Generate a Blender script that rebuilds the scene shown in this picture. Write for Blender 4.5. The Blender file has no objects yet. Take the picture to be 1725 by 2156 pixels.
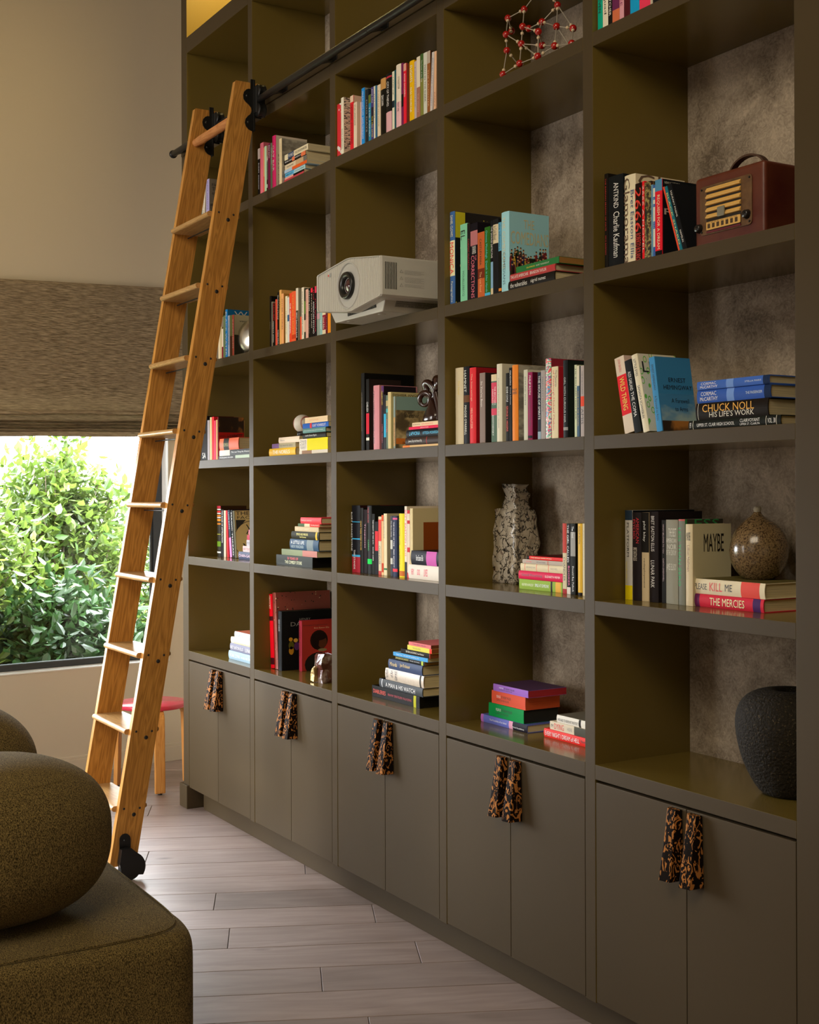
import bpy, bmesh, math, random
from math import sin, cos, pi, radians, atan2, hypot, sqrt
from mathutils import Vector, Matrix, noise
SC = bpy.context.scene
COL = SC.collection
random.seed(7)
# ---------------- camera ----------------
F_PX, YAW, ROLL, CYY = 2706.77, 1.0298045, -0.003488, 1038.53
CAM = Vector((5.86692493, -2.26159383, 1.50713533))
_f = Vector((-sin(YAW), cos(YAW), 0)); _r = Vector((cos(YAW), sin(YAW), 0)); _u = Vector((0, 0, 1))
_R = _r*cos(ROLL) + _u*sin(ROLL); _U = _u*cos(ROLL) - _r*sin(ROLL)
cd = bpy.data.cameras.new('camera'); cam = bpy.data.objects.new('camera', cd); COL.objects.link(cam)
cam.matrix_world = Matrix(((_R.x, _U.x, -_f.x, CAM.x), (_R.y, _U.y, -_f.y, CAM.y), (_R.z, _U.z, -_f.z, CAM.z), (0, 0, 0, 1)))
cd.sensor_fit = 'HORIZONTAL'; cd.sensor_width = 36; cd.lens = F_PX/1725*36; cd.shift_y = (CYY-1078)/1725
cd.clip_start = .05; cd.clip_end = 200
SC.camera = cam
SC.view_settings.view_transform = 'Standard'; SC.view_settings.look = 'None'
SC.view_settings.gamma = 1; SC.view_settings.use_curve_mapping = False
SC.view_settings.exposure = 0.0
# ---------------- daylight and added fill ----------------
W_STR, SUN_STR = 25.0, 32.0
world = bpy.data.worlds.new('sky'); SC.world = world; world.use_nodes = True
bg = world.node_tree.nodes['Background']; bg.inputs[0].default_value = (.91, .95, 1, 1); bg.inputs[1].default_value = W_STR
def lamp(kind, name, loc, energy, color, rot=None, size=1, sy=None, target=None, portal=False):
    l = bpy.data.lights.new(name, kind); l.energy = energy; l.color = color
    if kind == 'AREA':
        l.shape = 'RECTANGLE'; l.size = size; l.size_y = sy or size
        if portal: l.cycles.is_portal = True
    o = bpy.data.objects.new(name, l); COL.objects.link(o); o.location = loc
    if target is not None: o.rotation_euler = (Vector(target)-Vector(loc)).to_track_quat('-Z', 'Y').to_euler()
    return o
sun = lamp('SUN', 'sun', (-6, 8, 9), SUN_STR, (1, .93, .78), target=(-7.6, 3.6, 4.0)); sun.data.angle = .02
lamp('AREA', 'window_daylight', (-.80, -1.0, 1.2), 1, (1, 1, 1), size=2.9, sy=1.3, target=(4, -.4, 1.2), portal=True)
# added fill lamps out of view
lamp('AREA', 'front_fill', (4.2, -5.8, 2.0), 14, (1, .90, .74), size=3.6, sy=2.4, target=(2.0, 0, 2.0))
_g = lamp('AREA', 'left_fill', (.6, -5.9, 1.6), 60, (1, .96, .90), size=2.0, sy=2.2, target=(-.4, 0, .6)); _g.data.spread = radians(75)  # added fill to lift the window end, no opening behind it
lamp('AREA', 'overhead_fill', (4.5, -3.0, 4.3), 112, (1, .86, .64), size=2.2, sy=2.2, target=(1.6, 0, 2.2))  # added warm main fill from above, no fixture modelled
SC.cycles.max_bounces = 8; SC.cycles.diffuse_bounces = 4; SC.cycles.glossy_bounces = 3; SC.cycles.transmission_bounces = 6; SC.cycles.transparent_max_bounces = 8
SC.cycles.use_denoising = True; SC.cycles.sample_clamp_indirect = 6; SC.cycles.caustics_reflective = False; SC.cycles.caustics_refractive = False
try: SC.cycles.denoiser = 'OPENIMAGEDENOISE'
except Exception: pass

# ---------------- helpers ----------------
def lin(h, g=1.0, cap=.9):
    c = []
    for i in (0, 2, 4):
        v = int(h[i:i+2], 16)/255
        v = v/12.92 if v <= .04045 else ((v+.055)/1.055)**2.4
        c.append(min(cap, v*g))
    return (*c, 1)
MATS = {}
def mat(name, color, rough=.5, metal=0, spec=.5, coat=0, bump=None, noise_mix=None, sheen=0):
    if name in MATS: return MATS[name]
    m = bpy.data.materials.new(name); m.use_nodes = True; nt = m.node_tree; b = nt.nodes['Principled BSDF']
    b.inputs['Base Color'].default_value = color if len(color) == 4 else (*color, 1)
    b.inputs['Roughness'].default_value = rough; b.inputs['Metallic'].default_value = metal
    b.inputs['Specular IOR Level'].default_value = spec; b.inputs['Coat Weight'].default_value = coat
    if sheen: b.inputs['Sheen Weight'].default_value = sheen
    if noise_mix:   # (scale, detail, color2, lo, hi, stretch)
        sc_, det, c2, lo, hi, st = noise_mix
        tc = nt.nodes.new('ShaderNodeTexCoord'); mp = nt.nodes.new('ShaderNodeMapping'); mp.inputs['Scale'].default_value = st
        n = nt.nodes.new('ShaderNodeTexNoise'); n.inputs['Scale'].default_value = sc_; n.inputs['Detail'].default_value = det; n.inputs['Roughness'].default_value = .6
        r = nt.nodes.new('ShaderNodeValToRGB'); r.color_ramp.elements[0].position = lo; r.color_ramp.elements[1].position = hi
        r.color_ramp.elements[0].color = color if len(color) == 4 else (*color, 1); r.color_ramp.elements[1].color = c2 if len(c2) == 4 else (*c2, 1)
        nt.links.new(tc.outputs['Object'], mp.inputs[0]); nt.links.new(mp.outputs[0], n.inputs[0]); nt.links.new(n.outputs['Fac'], r.inputs[0]); nt.links.new(r.outputs[0], b.inputs['Base Color'])
    if bump:        # (scale, strength, distance, stretch)
        sc_, st_, di, stv = bump
        tc = nt.nodes.new('ShaderNodeTexCoord'); mp = nt.nodes.new('ShaderNodeMapping'); mp.inputs['Scale'].default_value = stv
        n = nt.nodes.new('ShaderNodeTexNoise'); n.inputs['Scale'].default_value = sc_; n.inputs['Detail'].default_value = 4
        bu = nt.nodes.new('ShaderNodeBump'); bu.inputs['Strength'].default_value = st_; bu.inputs['Distance'].default_value = di
        nt.links.new(tc.outputs['Object'], mp.inputs[0]); nt.links.new(mp.outputs[0], n.inputs[0]); nt.links.new(n.outputs['Fac'], bu.inputs['Height']); nt.links.new(bu.outputs[0], b.inputs['Normal'])
    MATS[name] = m; return m
class MB:
    def __init__(s): s.v = []; s.f = []; s.m = []; s.sm = []
    def add(s, vs, fs, mi=0, smooth=False):
        o = len(s.v); s.v += [tuple(v) for v in vs]; s.f += [tuple(i+o for i in f) for f in fs]; s.m += [mi]*len(fs); s.sm += [smooth]*len(fs); return s
    def box(s, x0, x1, y0, y1, z0, z1, mi=0, M=None):
        vs = [Vector(p) for p in ((x0,y0,z0),(x1,y0,z0),(x1,y1,z0),(x0,y1,z0),(x0,y0,z1),(x1,y0,z1),(x1,y1,z1),(x0,y1,z1))]
        if M: vs = [M @ v for v in vs]
        return s.add(vs, [(0,3,2,1),(4,5,6,7),(0,1,5,4),(1,2,6,5),(2,3,7,6),(3,0,4,7)], mi)
    def prism(s, pts, h0, h1, axis='z', mi=0, smooth=False):
        n = len(pts)
        def P(a, b, h): return {'z': (a, b, h), 'x': (h, a, b), 'y': (b, h, a)}[axis]
        vs = [P(a, b, h0) for a, b in pts] + [P(a, b, h1) for a, b in pts]
        s.add(vs, [tuple(range(n))[::-1], tuple(range(n, 2*n))], mi)
        return s.add(vs, [(i, (i+1) % n, (i+1) % n+n, i+n) for i in range(n)], mi, smooth)
    def tube(s, path, r, n=12, mi=0, cap=True, smooth=True, closed=False):
        path = [Vector(p) for p in path]; k = len(path); rs = r if isinstance(r, (list, tuple)) else [r]*k
        vs = []; up = Vector((0, 0, 1))
        for i, p in enumerate(path):
            a = path[(i-1) % k] if closed else path[max(0, i-1)]; b = path[(i+1) % k] if closed else path[min(k-1, i+1)]
            t = (b-a).normalized()
            if i == 0:
                if abs(t.dot(up)) > .95: up = Vector((1, 0, 0))
                x = t.cross(up).normalized()
            else: x = (x - t*x.dot(t)).normalized()
            y = t.cross(x)
            vs += [p + (x*cos(2*pi*j/n) + y*sin(2*pi*j/n))*rs[i] for j in range(n)]
        fs = [(i*n+j, i*n+(j+1) % n, ((i+1) % k)*n+(j+1) % n, ((i+1) % k)*n+j) for i in range(k if closed else k-1) for j in range(n)]
        s.add(vs, fs, mi, smooth)
        if cap and not closed: s.add(vs, [tuple(range(n))[::-1], tuple(range((k-1)*n, k*n))], mi)
        return s
    def lathe(s, prof, c=(0, 0, 0), n=32, mi=0, smooth=True, axis='z', dist=None):
        vs = []; k = len(prof)
        for r, z in prof:
            for j in range(n):
                a = 2*pi*j/n; p = Vector((r*cos(a), r*sin(a), z))
                if dist: p = dist(p)
                if axis == 'x': p = Vector((p.z, p.x, p.y))
                if axis == 'y': p = Vector((p.x, -p.z, p.y))
                vs.append(p+Vector(c))
        fs = [(i*n+j, i*n+(j+1) % n, (i+1)*n+(j+1) % n, (i+1)*n+j) for i in range(k-1) for j in range(n)]
        s.add(vs, fs, mi, smooth)
        if prof[0][0] > 1e-6: s.add(vs[:n], [tuple(range(n))[::-1]], mi)
        if prof[-1][0] > 1e-6: s.add(vs[-n:], [tuple(range(n))], mi)
        return s
    def ball(s, c, r, n=12, mi=0, sc=(1, 1, 1)):
        k = max(5, n//2); prof = [(r*sin(pi*i/k), -r*cos(pi*i/k)) for i in range(k+1)]
        vs = []
        for a_, z in prof:
            for j in range(n): vs.append(Vector((a_*cos(2*pi*j/n)*sc[0], a_*sin(2*pi*j/n)*sc[1], z*sc[2]))+Vector(c))
        return s.add(vs, [(i*n+j, i*n+(j+1) % n, (i+1)*n+(j+1) % n, (i+1)*n+j) for i in range(k) for j in range(n)], mi, True)
    def build(s, name, mats, parent=None, bevel=0, seg=2, loc=None, weld=False, sub=0):
        me = bpy.data.meshes.new(name); me.from_pydata(s.v, [], s.f)
        for m in (mats if isinstance(mats, (list, tuple)) else [mats]): me.materials.append(m)
        me.polygons.foreach_set('material_index', s.m); me.polygons.foreach_set('use_smooth', s.sm); me.update()
        if weld:
            bm = bmesh.new(); bm.from_mesh(me); bmesh.ops.remove_doubles(bm, verts=bm.verts, dist=1e-5)
            bmesh.ops.recalc_face_normals(bm, faces=bm.faces); bm.to_mesh(me); bm.free()
        o = bpy.data.objects.new(name, me); COL.objects.link(o)
        if parent: o.parent = parent
        if loc: o.location = loc
        if bevel:
            b = o.modifiers.new('bevel', 'BEVEL'); b.width = bevel; b.segments = seg; b.limit_method = 'ANGLE'
        if sub:
            q = o.modifiers.new('sub', 'SUBSURF'); q.levels = sub; q.render_levels = sub
        return o
def tag(o, label=None, cat=None, group=None, kind=None):
    if label: o['label'] = label
    if cat: o['category'] = cat
    if group: o['group'] = group
    if kind: o['kind'] = kind
    return o
def empty(name, loc=(0, 0, 0), label=None, cat=None, group=None, parent=None):
    o = bpy.data.objects.new(name, None); COL.objects.link(o); o.location = loc; o.empty_display_size = .02
    if parent: o.parent = parent
    return tag(o, label, cat, group)
def text_geo(s, bold=0.0):
    c = bpy.data.curves.new('t', 'FONT'); c.body = s; c.resolution_u = 2; c.size = 1; c.offset = bold
    o = bpy.data.objects.new('t', c); COL.objects.link(o)
    dg = bpy.context.evaluated_depsgraph_get(); me = bpy.data.meshes.new_from_object(o.evaluated_get(dg))
    vs = [v.co.copy() for v in me.vertices]; fs = [tuple(p.vertices) for p in me.polygons]
    bpy.data.objects.remove(o); bpy.data.curves.remove(c); bpy.data.meshes.remove(me)
    if not vs: return [], []
    x0 = min(v.x for v in vs); x1 = max(v.x for v in vs); y0 = min(v.y for v in vs); y1 = max(v.y for v in vs)
    return [((v.x-x0)/max(x1-x0, 1e-6), (v.y-y0)/max(y1-y0, 1e-6)) for v in vs], fs
_tc = {}
def text_on(name, s, O, A, B, m, parent, bulge=None, bold=.0):
    """flat printed lettering filling the parallelogram O + a*A + b*B"""
    if (s, bold) not in _tc: _tc[(s, bold)] = text_geo(s, bold)
    uv, fs = _tc[(s, bold)]
    if not uv: return None
    O, A, B = Vector(O), Vector(A), Vector(B)
    vs = [O + A*u + B*v for u, v in uv]
    if bulge: vs = [bulge(v) for v in vs]
    mb = MB(); mb.add(vs, fs); return mb.build(name, m, parent)
# ---------------- shared materials ----------------
taupe = mat('bronze_taupe_lacquer', (.077, .056, .031), .5, spec=.10, bump=(900, .04, .0005, (1, 1, 1)))
olive = mat('olive_gold_lacquer', (.165, .115, .024), .34, spec=.35)
shelf_olive = mat('polished_olive_shelf', (.165, .115, .024), .17, spec=.5)
black_metal = mat('black_iron', (.012, .012, .012), .38, metal=.3)
# ---------------- room shell ----------------
WX = lambda y: -1.0228 - .1237*y            # window wall, slightly out of square with the bookcase
WA = math.atan(.1237)
wall_m = mat('warm_plaster', (.60, .53, .42), .8, bump=(60, .05, .002, (1, 1, 1)))
ceil_m = mat('ceiling_plaster', (.62, .56, .46), .9)
white_m = mat('white_reveal', (.82, .82, .80), .6)
dark_frame = mat('dark_window_frame', (.035, .038, .042), .4)
def wall_quad(mb, y0, y1, z0, z1, t=.16, mi=0):
    vs = []
    for z in (z0, z1):
        for y, d in ((y0, 0), (y1, 0), (y1, -t), (y0, -t)): vs.append((WX(y)+d, y, z))
    mb.add(vs, [(0,1,2,3),(7,6,5,4),(1,0,4,5),(2,1,5,6),(3,2,6,7),(0,3,7,4)], mi)
WY0, WY1, WZ0, WZ1 = -3.3, .312, .567, 2.09
ZC = 4.5
mb = MB(); wall_quad(mb, -6.2, WY0, 0, ZC); wall_quad(mb, WY1, .66, 0, ZC); wall_quad(mb, WY0, WY1, 0, WZ0); wall_quad(mb, WY0, WY1, WZ1, ZC)
tag(mb.build('wall_left', wall_m), kind='structure')
mb = MB(); mb.box(-.03, 7.2, .372, .72, 0, ZC); mb.box(-1.3, -.03, .62, .72, 0, ZC); tag(mb.build('wall_back', wall_m), kind='structure')
mb = MB(); mb.box(7.2, 7.32, -6.2, .5, 0, ZC); tag(mb.build('wall_right', wall_m), kind='structure')
mb = MB(); mb.box(-.5, 7.2, -6.3, -6.2, 0, ZC); tag(mb.build('wall_front', wall_m), kind='structure')
mb = MB(); mb.box(-1.5, 7.4, -6.4, .9, ZC, ZC+.1); tag(mb.build('ceiling', ceil_m), kind='structure')
mb = MB()
for z0, z1, d in ((0, .085, .014), (.085, .1, .009)):
    vs = []
    for z in (z0, z1):
        for y, dd in ((-3.4, d), (.62, d), (.62, 0.0005), (-3.4, 0.0005)): vs.append((WX(y)+dd, y, z))
    mb.add(vs, [(0,3,2,1),(4,5,6,7),(0,1,5,4),(1,2,6,5),(2,3,7,6),(3,0,4,7)])
tag(mb.build('baseboard_left', wall_m, bevel=.002), kind='structure')
# white reveal board of the sill and jamb
mb = MB()
def wbox(mb, y0, y1, d0, d1, z0, z1, mi=0):
    vs = []
    for z in (z0, z1):
        for y, d in ((y0, d1), (y1, d1), (y1, d0), (y0, d0)): vs.append((WX(y)+d, y, z))
    mb.add(vs, [(0,3,2,1),(4,5,6,7),(0,1,5,4),(1,2,6,5),(2,3,7,6),(3,0,4,7)], mi)
wbox(mb, WY0, WY1, -.155, .003, WZ0, WZ0+.006); wbox(mb, WY1-.006, WY1, -.155, .003, WZ0, WZ1)
tag(mb.build('trim_1', white_m), kind='structure')
win = tag(empty('window_1', (0, 0, 0)), kind='structure')
mb = MB(); wbox(mb, WY0, WY1-.008, -.14, -.09, WZ0+.008, WZ0+.04); wbox(mb, WY0, WY1-.008, -.14, -.09, WZ1-.05, WZ1); wbox(mb, WY1-.058, WY1-.008, -.14, -.09, WZ0, WZ1); wbox(mb, WY0, WY0+.05, -.14, -.09, WZ0, WZ1)
wbox(mb, WY1-.075, WY1-.058, -.125, -.105, WZ0+.04, WZ1-.05)
mb.build('window_frame', dark_frame, win, bevel=.002)
gm = bpy.data.materials.new('clear_glass'); gm.use_nodes = True; nt = gm.node_tree; nt.nodes.clear()
o_ = nt.nodes.new('ShaderNodeOutputMaterial'); mx = nt.nodes.new('ShaderNodeMixShader'); tr = nt.nodes.new('ShaderNodeBsdfTransparent'); gl = nt.nodes.new('ShaderNodeBsdfGlossy'); fr = nt.nodes.new('ShaderNodeFresnel')
gl.inputs['Roughness'].default_value = .02; fr.inputs[0].default_value = 1.35
nt.links.new(fr.outputs[0], mx.inputs[0]); nt.links.new(tr.outputs[0], mx.inputs[1]); nt.links.new(gl.outputs[0], mx.inputs[2]); nt.links.new(mx.outputs[0], o_.inputs[0])
mb = MB(); wbox(mb, WY0+.05, WY1-.06, -.118, -.113, WZ0+.04, WZ1-.05); mb.build('glass_pane', gm, win)
# floor of wide oak boards laid askew
fm = mat('oak_floorboards', (.36, .27, .21), .30, spec=.5)
nt = fm.node_tree; b = nt.nodes['Principled BSDF']
tc = nt.nodes.new('ShaderNodeTexCoord'); mp = nt.nodes.new('ShaderNodeMapping'); mp.vector_type = 'TEXTURE'; mp.inputs['Rotation'].default_value = (0, 0, atan2(.905, .425))
mp2 = nt.nodes.new('ShaderNodeMapping'); mp2.inputs['Scale'].default_value = (1.0, 7, 1)
at_ = nt.nodes.new('ShaderNodeAttribute'); at_.attribute_name = 'plank'; 
ad = nt.nodes.new('ShaderNodeVectorMath'); ad.operation = 'ADD'
n1 = nt.nodes.new('ShaderNodeTexNoise'); n1.inputs['Scale'].default_value = 2.6; n1.inputs['Detail'].default_value = 6; n1.inputs['Distortion'].default_value = 1.2
cr = nt.nodes.new('ShaderNodeValToRGB'); e = cr.color_ramp.elements; e[0].position = .3; e[0].color = (.235, .175, .150, 1); e[1].position = .72; e[1].color = (.34, .265, .235, 1)
n2 = nt.nodes.new('ShaderNodeTexNoise'); n2.inputs['Scale'].default_value = 1.7; n2.inputs['Detail'].default_value = 2
kn = nt.nodes.new('ShaderNodeTexVoronoi'); kn.inputs['Scale'].default_value = 1.25; kr = nt.nodes.new('ShaderNodeValToRGB'); kr.color_ramp.elements[0].position = .0; kr.color_ramp.elements[0].color = (.16, .12, .10, 1); kr.color_ramp.elements[1].position = .055; kr.color_ramp.elements[1].color = (1, 1, 1, 1)
hs = nt.nodes.new('ShaderNodeHueSaturation'); ma = nt.nodes.new('ShaderNodeMath'); ma.operation = 'MULTIPLY_ADD'; ma.inputs[1].default_value = .34; ma.inputs[2].default_value = .83
mp3 = nt.nodes.new('ShaderNodeMapping'); mp3.inputs['Scale'].default_value = (1, 2.2, 1)
ml = nt.nodes.new('ShaderNodeMix'); ml.data_type = 'RGBA'; ml.blend_type = 'MULTIPLY'; ml.inputs[0].default_value = .8
L = nt.links.new
L(tc.outputs['Object'], mp.inputs[0]); L(mp.outputs[0], ad.inputs[0]); L(at_.outputs['Vector'], ad.inputs[1]); L(ad.outputs[0], mp2.inputs[0]); L(mp2.outputs[0], n1.inputs[0])
L(n1.outputs['Fac'], cr.inputs[0]); L(ad.outputs[0], mp3.inputs[0]); L(mp3.outputs[0], kn.inputs[0]); L(kn.outputs['Distance'], kr.inputs[0]); L(cr.outputs[0], ml.inputs[6]); L(kr.outputs[0], ml.inputs[7])
L(at_.outputs['Fac'], ma.inputs[0]); L(ml.outputs[2], hs.inputs['Color']); L(ma.outputs[0], hs.inputs['Value']); L(hs.outputs[0], b.inputs['Base Color'])
bu = nt.nodes.new('ShaderNodeBump'); bu.inputs['Strength'].default_value = .12; bu.inputs['Distance'].default_value = .001; L(n1.outputs['Fac'], bu.inputs['Height']); L(bu.outputs[0], b.inputs['Normal'])
mrr = nt.nodes.new('ShaderNodeMapRange'); mrr.inputs[3].default_value = .27; mrr.inputs[4].default_value = .42; L(n2.outputs['Fac'], mrr.inputs[0]); L(mrr.outputs[0], b.inputs['Roughness'])
nv, tv = Vector((.905, -.425)), Vector((.425, .905))
known = {0: .209, 1: .784, 2: .275, 3: .90, 4: .576, -1: -.62, -2: .55, 5: -.3, 6: .7, 7: .1, -3: -.1}
mb = MB(); pid = []
mb.box(-1.5, 7.3, -6.3, .6, -.06, -.011, 1); pid += [0]*6
rnd = random.Random(3)
for k in range(-22, 46):
    n0 = 1.3665 + .2015*k; n1_ = n0+.2015
    j = known.get(k, rnd.uniform(-1, 1)); js = [j]
    while js[-1] < 7: js.append(js[-1]+rnd.uniform(1.5, 2.1))
    js = js[::-1]
    while js[-1] > -9: js.append(js[-1]-rnd.uniform(1.5, 2.1))
    js = js[::-1]
    for a, c in zip(js, js[1:]):
        g = .0011
        cs = [nv*(n0+g)+tv*(a+g), nv*(n1_-g)+tv*(a+g), nv*(n1_-g)+tv*(c-g), nv*(n0+g)+tv*(c-g)]
        if all(q.x < -1.35 or q.x > 7.4 for q in cs) or all(q.y > .55 or q.y < -6.4 for q in cs): continue
        e_ = .0012
        inn = [nv*(n0+g+e_)+tv*(a+g+e_), nv*(n1_-g-e_)+tv*(a+g+e_), nv*(n1_-g-e_)+tv*(c-g-e_), nv*(n0+g+e_)+tv*(c-g-e_)]
        vs = [(q.x, q.y, -.011) for q in cs]+[(q.x, q.y, -.0012) for q in cs]+[(q.x, q.y, 0) for q in inn]
        fs = [(8,9,10,11)]+[(i, (i+1) % 4, (i+1) % 4+4, i+4) for i in range(4)]+[(i+4, (i+1) % 4+4, (i+1) % 4+8, i+8) for i in range(4)]
        mb.add(vs, fs, 0); pid += [rnd.random()]*9
fl = mb.build('floor', [fm, mat('dark_gap', (.02, .016, .014), .9)])
at2 = fl.data.attributes.new('plank', 'FLOAT', 'FACE'); at2.data.foreach_set('value', pid); tag(fl, kind='structure')
# ---------------- roman shade ----------------
lm = mat('woven_linen', (.13, .095, .058), .9, noise_mix=(36, 6, (.52, .41, .28), .36, .66, (1, .5, 9)), bump=(120, .5, .002, (1, .5, 6)))
nt = lm.node_tree; b = nt.nodes['Principled BSDF']; ou = [n for n in nt.nodes if n.type == 'OUTPUT_MATERIAL'][0]
tl = nt.nodes.new('ShaderNodeBsdfTranslucent'); tl.inputs[0].default_value = (.52, .44, .30, 1); mx = nt.nodes.new('ShaderNodeMixShader'); mx.inputs[0].default_value = .2
nt.links.new(b.outputs[0], mx.inputs[1]); nt.links.new(tl.outputs[0], mx.inputs[2]); nt.links.new(mx.outputs[0], ou.inputs[0])
prof = [(2.0, .030), (1.86, .032), (.36, .040), (.16, .046), (.135, .055), (.125, .075), (.118, .05), (.10, .052), (.088, .058), (.080, .088), (.072, .060), (.066, .090), (.058, .062), (.052, .094), (.045, .064), (.038, .096), (.032, .066), (.026, .090), (.02, .060), (.0, .066), (.0, .058), (.02, .052), (.3, .030)]
# prof: (height fraction in metres above hem, distance from wall)
ys = [-3.4+.06*i for i in range(int(3.775/.06)+1)]+[.40]
def zlow(y): return 1.822 + .026*y
def ztop(y): return 2.655 + .045*y
vs = []; fs = []
pts = [(None, .020), (None, .024), (.30, .034), (.17, .044), (.143, .056), (.132, .080), (.122, .078), (.116, .046), (.098, .050), (.090, .056), (.083, .092), (.074, .060), (.068, .094), (.058, .062), (.052, .097), (.043, .064), (.037, .099), (.030, .066), (.025, .078), (.0, .072), (.001, .064), (.021, .052), (.10, .040), (.16, .036), (None, .015)]
for y in ys:
    for i, (h, d) in enumerate(pts):
        wv = .0035*noise.noise(Vector((y*2.3, i*.17, 0))) + (.0022*sin(y*9+i*.6) if 3 < i < 21 else 0)
        z = ztop(y) if h is None else zlow(y)+h*1.0+wv
        if i == 1: z -= .02
        if i >= len(pts)-1: z = ztop(y)
        dd = d+(.004*noise.noise(Vector((y*1.6, i*.3, 5))) if h is not None else 0)
        vs.append((WX(y)+dd, y, z))
n = len(pts)
for i in range(len(ys)-1):
    for j in range(n-1): fs.append((i*n+j, (i+1)*n+j, (i+1)*n+j+1, i*n+j+1))
mb = MB(); mb.add(vs, fs, 0, False)
sh = mb.build('roman_shade', lm); tag(sh, 'brown woven linen roman shade gathered above the window', 'window shade')
# ---------------- bookcase ----------------
P0, T = .762, .0433
LV = [(.7162, .757), (1.1702, 1.209), (1.6262, 1.664), (2.0822, 2.120), (2.7372, 2.776), (3.087, 3.133), (3.617, 3.693)]
BK = .352
case = empty('bookcase', (0, 0, 0), 'tall built-in taupe and olive bookcase with cabinets along the wall', 'bookcase')
def facemat(o):   # fronts taupe, cell linings olive gold
    for p in o.data.polygons: p.material_index = 0 if p.normal.y < -.9 else 1
def part(name, x0, x1, y0, y1, z0, z1, mats=None, bevel=.0011):
    mb = MB(); mb.box(x0, x1, y0, y1, z0, z1); o = mb.build(name, mats or [taupe, olive], case, bevel=bevel, seg=2)
    if not mats: facemat(o)
    return o
TOP = 4.35
for i in range(6):
    x0 = i*P0; x1 = x0+T
    if i == 0: x0 = -.027
    if i == 5: x1 = x0+.16
    part('divider', x0, x1, 0, BK, .0995, TOP)
for c in range(5):
    xa, xb = c*P0+T+.0002, (c+1)*P0-.0002
    for k, (z0, z1) in enumerate(LV):
        sh_ = part('shelf', xa, xb, 0, BK, z0, z1, None, .0011); sh_.data.materials[1] = shelf_olive
    part('shelf', xa, xb, .0, BK, TOP-.04, TOP)
    mb = MB(); mb.box(xa, xb, .03, BK-.02, .1, .112); mb.build('cabinet_floor', olive, case)
backm = mat('mottled_suede_plaster', (.085, .064, .044), .75, bump=(90, .25, .002, (1, 1, 1)))
nt = backm.node_tree; b = nt.nodes['Principled BSDF']
tc = nt.nodes.new('ShaderNodeTexCoord'); n1 = nt.nodes.new('ShaderNodeTexNoise'); n1.inputs['Scale'].default_value = 4.5; n1.inputs['Detail'].default_value = 7; n1.inputs['Roughness'].default_value = .68; n1.inputs['Distortion'].default_value = .5
n2 = nt.nodes.new('ShaderNodeTexNoise'); n2.inputs['Scale'].default_value = 45; n2.inputs['Detail'].default_value = 5; n2.inputs['Distortion'].default_value = 3
cr = nt.nodes.new('ShaderNodeValToRGB'); e = cr.color_ramp.elements; e[0].position = .34; e[0].color = (.14, .103, .07, 1); e[1].position = .66; e[1].color = (.58, .48, .37, 1)
m1 = nt.nodes.new('ShaderNodeMath'); m1.operation = 'MULTIPLY_ADD'; m1.inputs[1].default_value = .35; nt.links.new(tc.outputs['Object'], n1.inputs[0]); nt.links.new(tc.outputs['Object'], n2.inputs[0])
m2 = nt.nodes.new('ShaderNodeMath'); m2.operation = 'MULTIPLY_ADD'; m2.inputs[1].default_value = .8; m2.inputs[2].default_value = -.075
nt.links.new(n1.outputs['Fac'], m2.inputs[0]); nt.links.new(n2.outputs['Fac'], m1.inputs[0]); nt.links.new(m2.outputs[0], m1.inputs[2]); nt.links.new(m1.outputs[0], cr.inputs[0]); nt.links.new(cr.outputs[0], b.inputs['Base Color'])
part('back_panel', -.027, 3.97, BK, BK+.018, .1, TOP, [backm], 0)
# plinth, foot, rail board
part('plinth', .09, 3.97, .055, .075, 0, .1, [taupe], .001)
part('corner_foot', -.048, .047, -.014, .30, 0, .112, [taupe], .003)
part('rail_board', -.027, 3.97, -.003, .02, 3.1355, 3.190, [taupe], .0012)
# doors with wedge pulls
hm = bpy.data.materials.new('tortoiseshell_print'); hm.use_nodes = True; nt = hm.node_tree; b = nt.nodes['Principled BSDF']; b.inputs['Roughness'].default_value = .45; b.inputs['Specular IOR Level'].default_value = .06
tc = nt.nodes.new('ShaderNodeTexCoord'); mp = nt.nodes.new('ShaderNodeMapping'); mp.inputs['Scale'].default_value = (1.25, 1.0, .62)
n0 = nt.nodes.new('ShaderNodeTexNoise'); n0.inputs['Scale'].default_value = 52; n0.inputs['Detail'].default_value = 1.0; n0.inputs['Distortion'].default_value = 2.6
cr = nt.nodes.new('ShaderNodeValToRGB'); cr.color_ramp.interpolation = 'CONSTANT'; e = cr.color_ramp.elements; e[0].position = 0; e[0].color = (.010, .006, .004, 1); e[1].position = .56; e[1].color = (.50, .20, .05, 1)
oi = nt.nodes.new('ShaderNodeObjectInfo'); av = nt.nodes.new('ShaderNodeVectorMath'); av.operation = 'ADD'; sv = nt.nodes.new('ShaderNodeVectorMath'); sv.operation = 'SCALE'; sv.inputs['Scale'].default_value = 1.7
nt.links.new(tc.outputs['Object'], mp.inputs[0]); nt.links.new(oi.outputs['Location'], sv.inputs[0]); nt.links.new(mp.outputs[0], av.inputs[0]); nt.links.new(sv.outputs[0], av.inputs[1]); nt.links.new(av.outputs[0], n0.inputs[0]); nt.links.new(n0.outputs['Fac'], cr.inputs[0]); nt.links.new(cr.outputs[0], b.inputs['Base Color'])
bu = nt.nodes.new('ShaderNodeBump'); bu.inputs['Strength'].default_value = .5; bu.inputs['Distance'].default_value = .001; nt.links.new(n0.outputs['Fac'], bu.inputs['Height']); nt.links.new(bu.outputs[0], b.inputs['Normal'])
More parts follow.
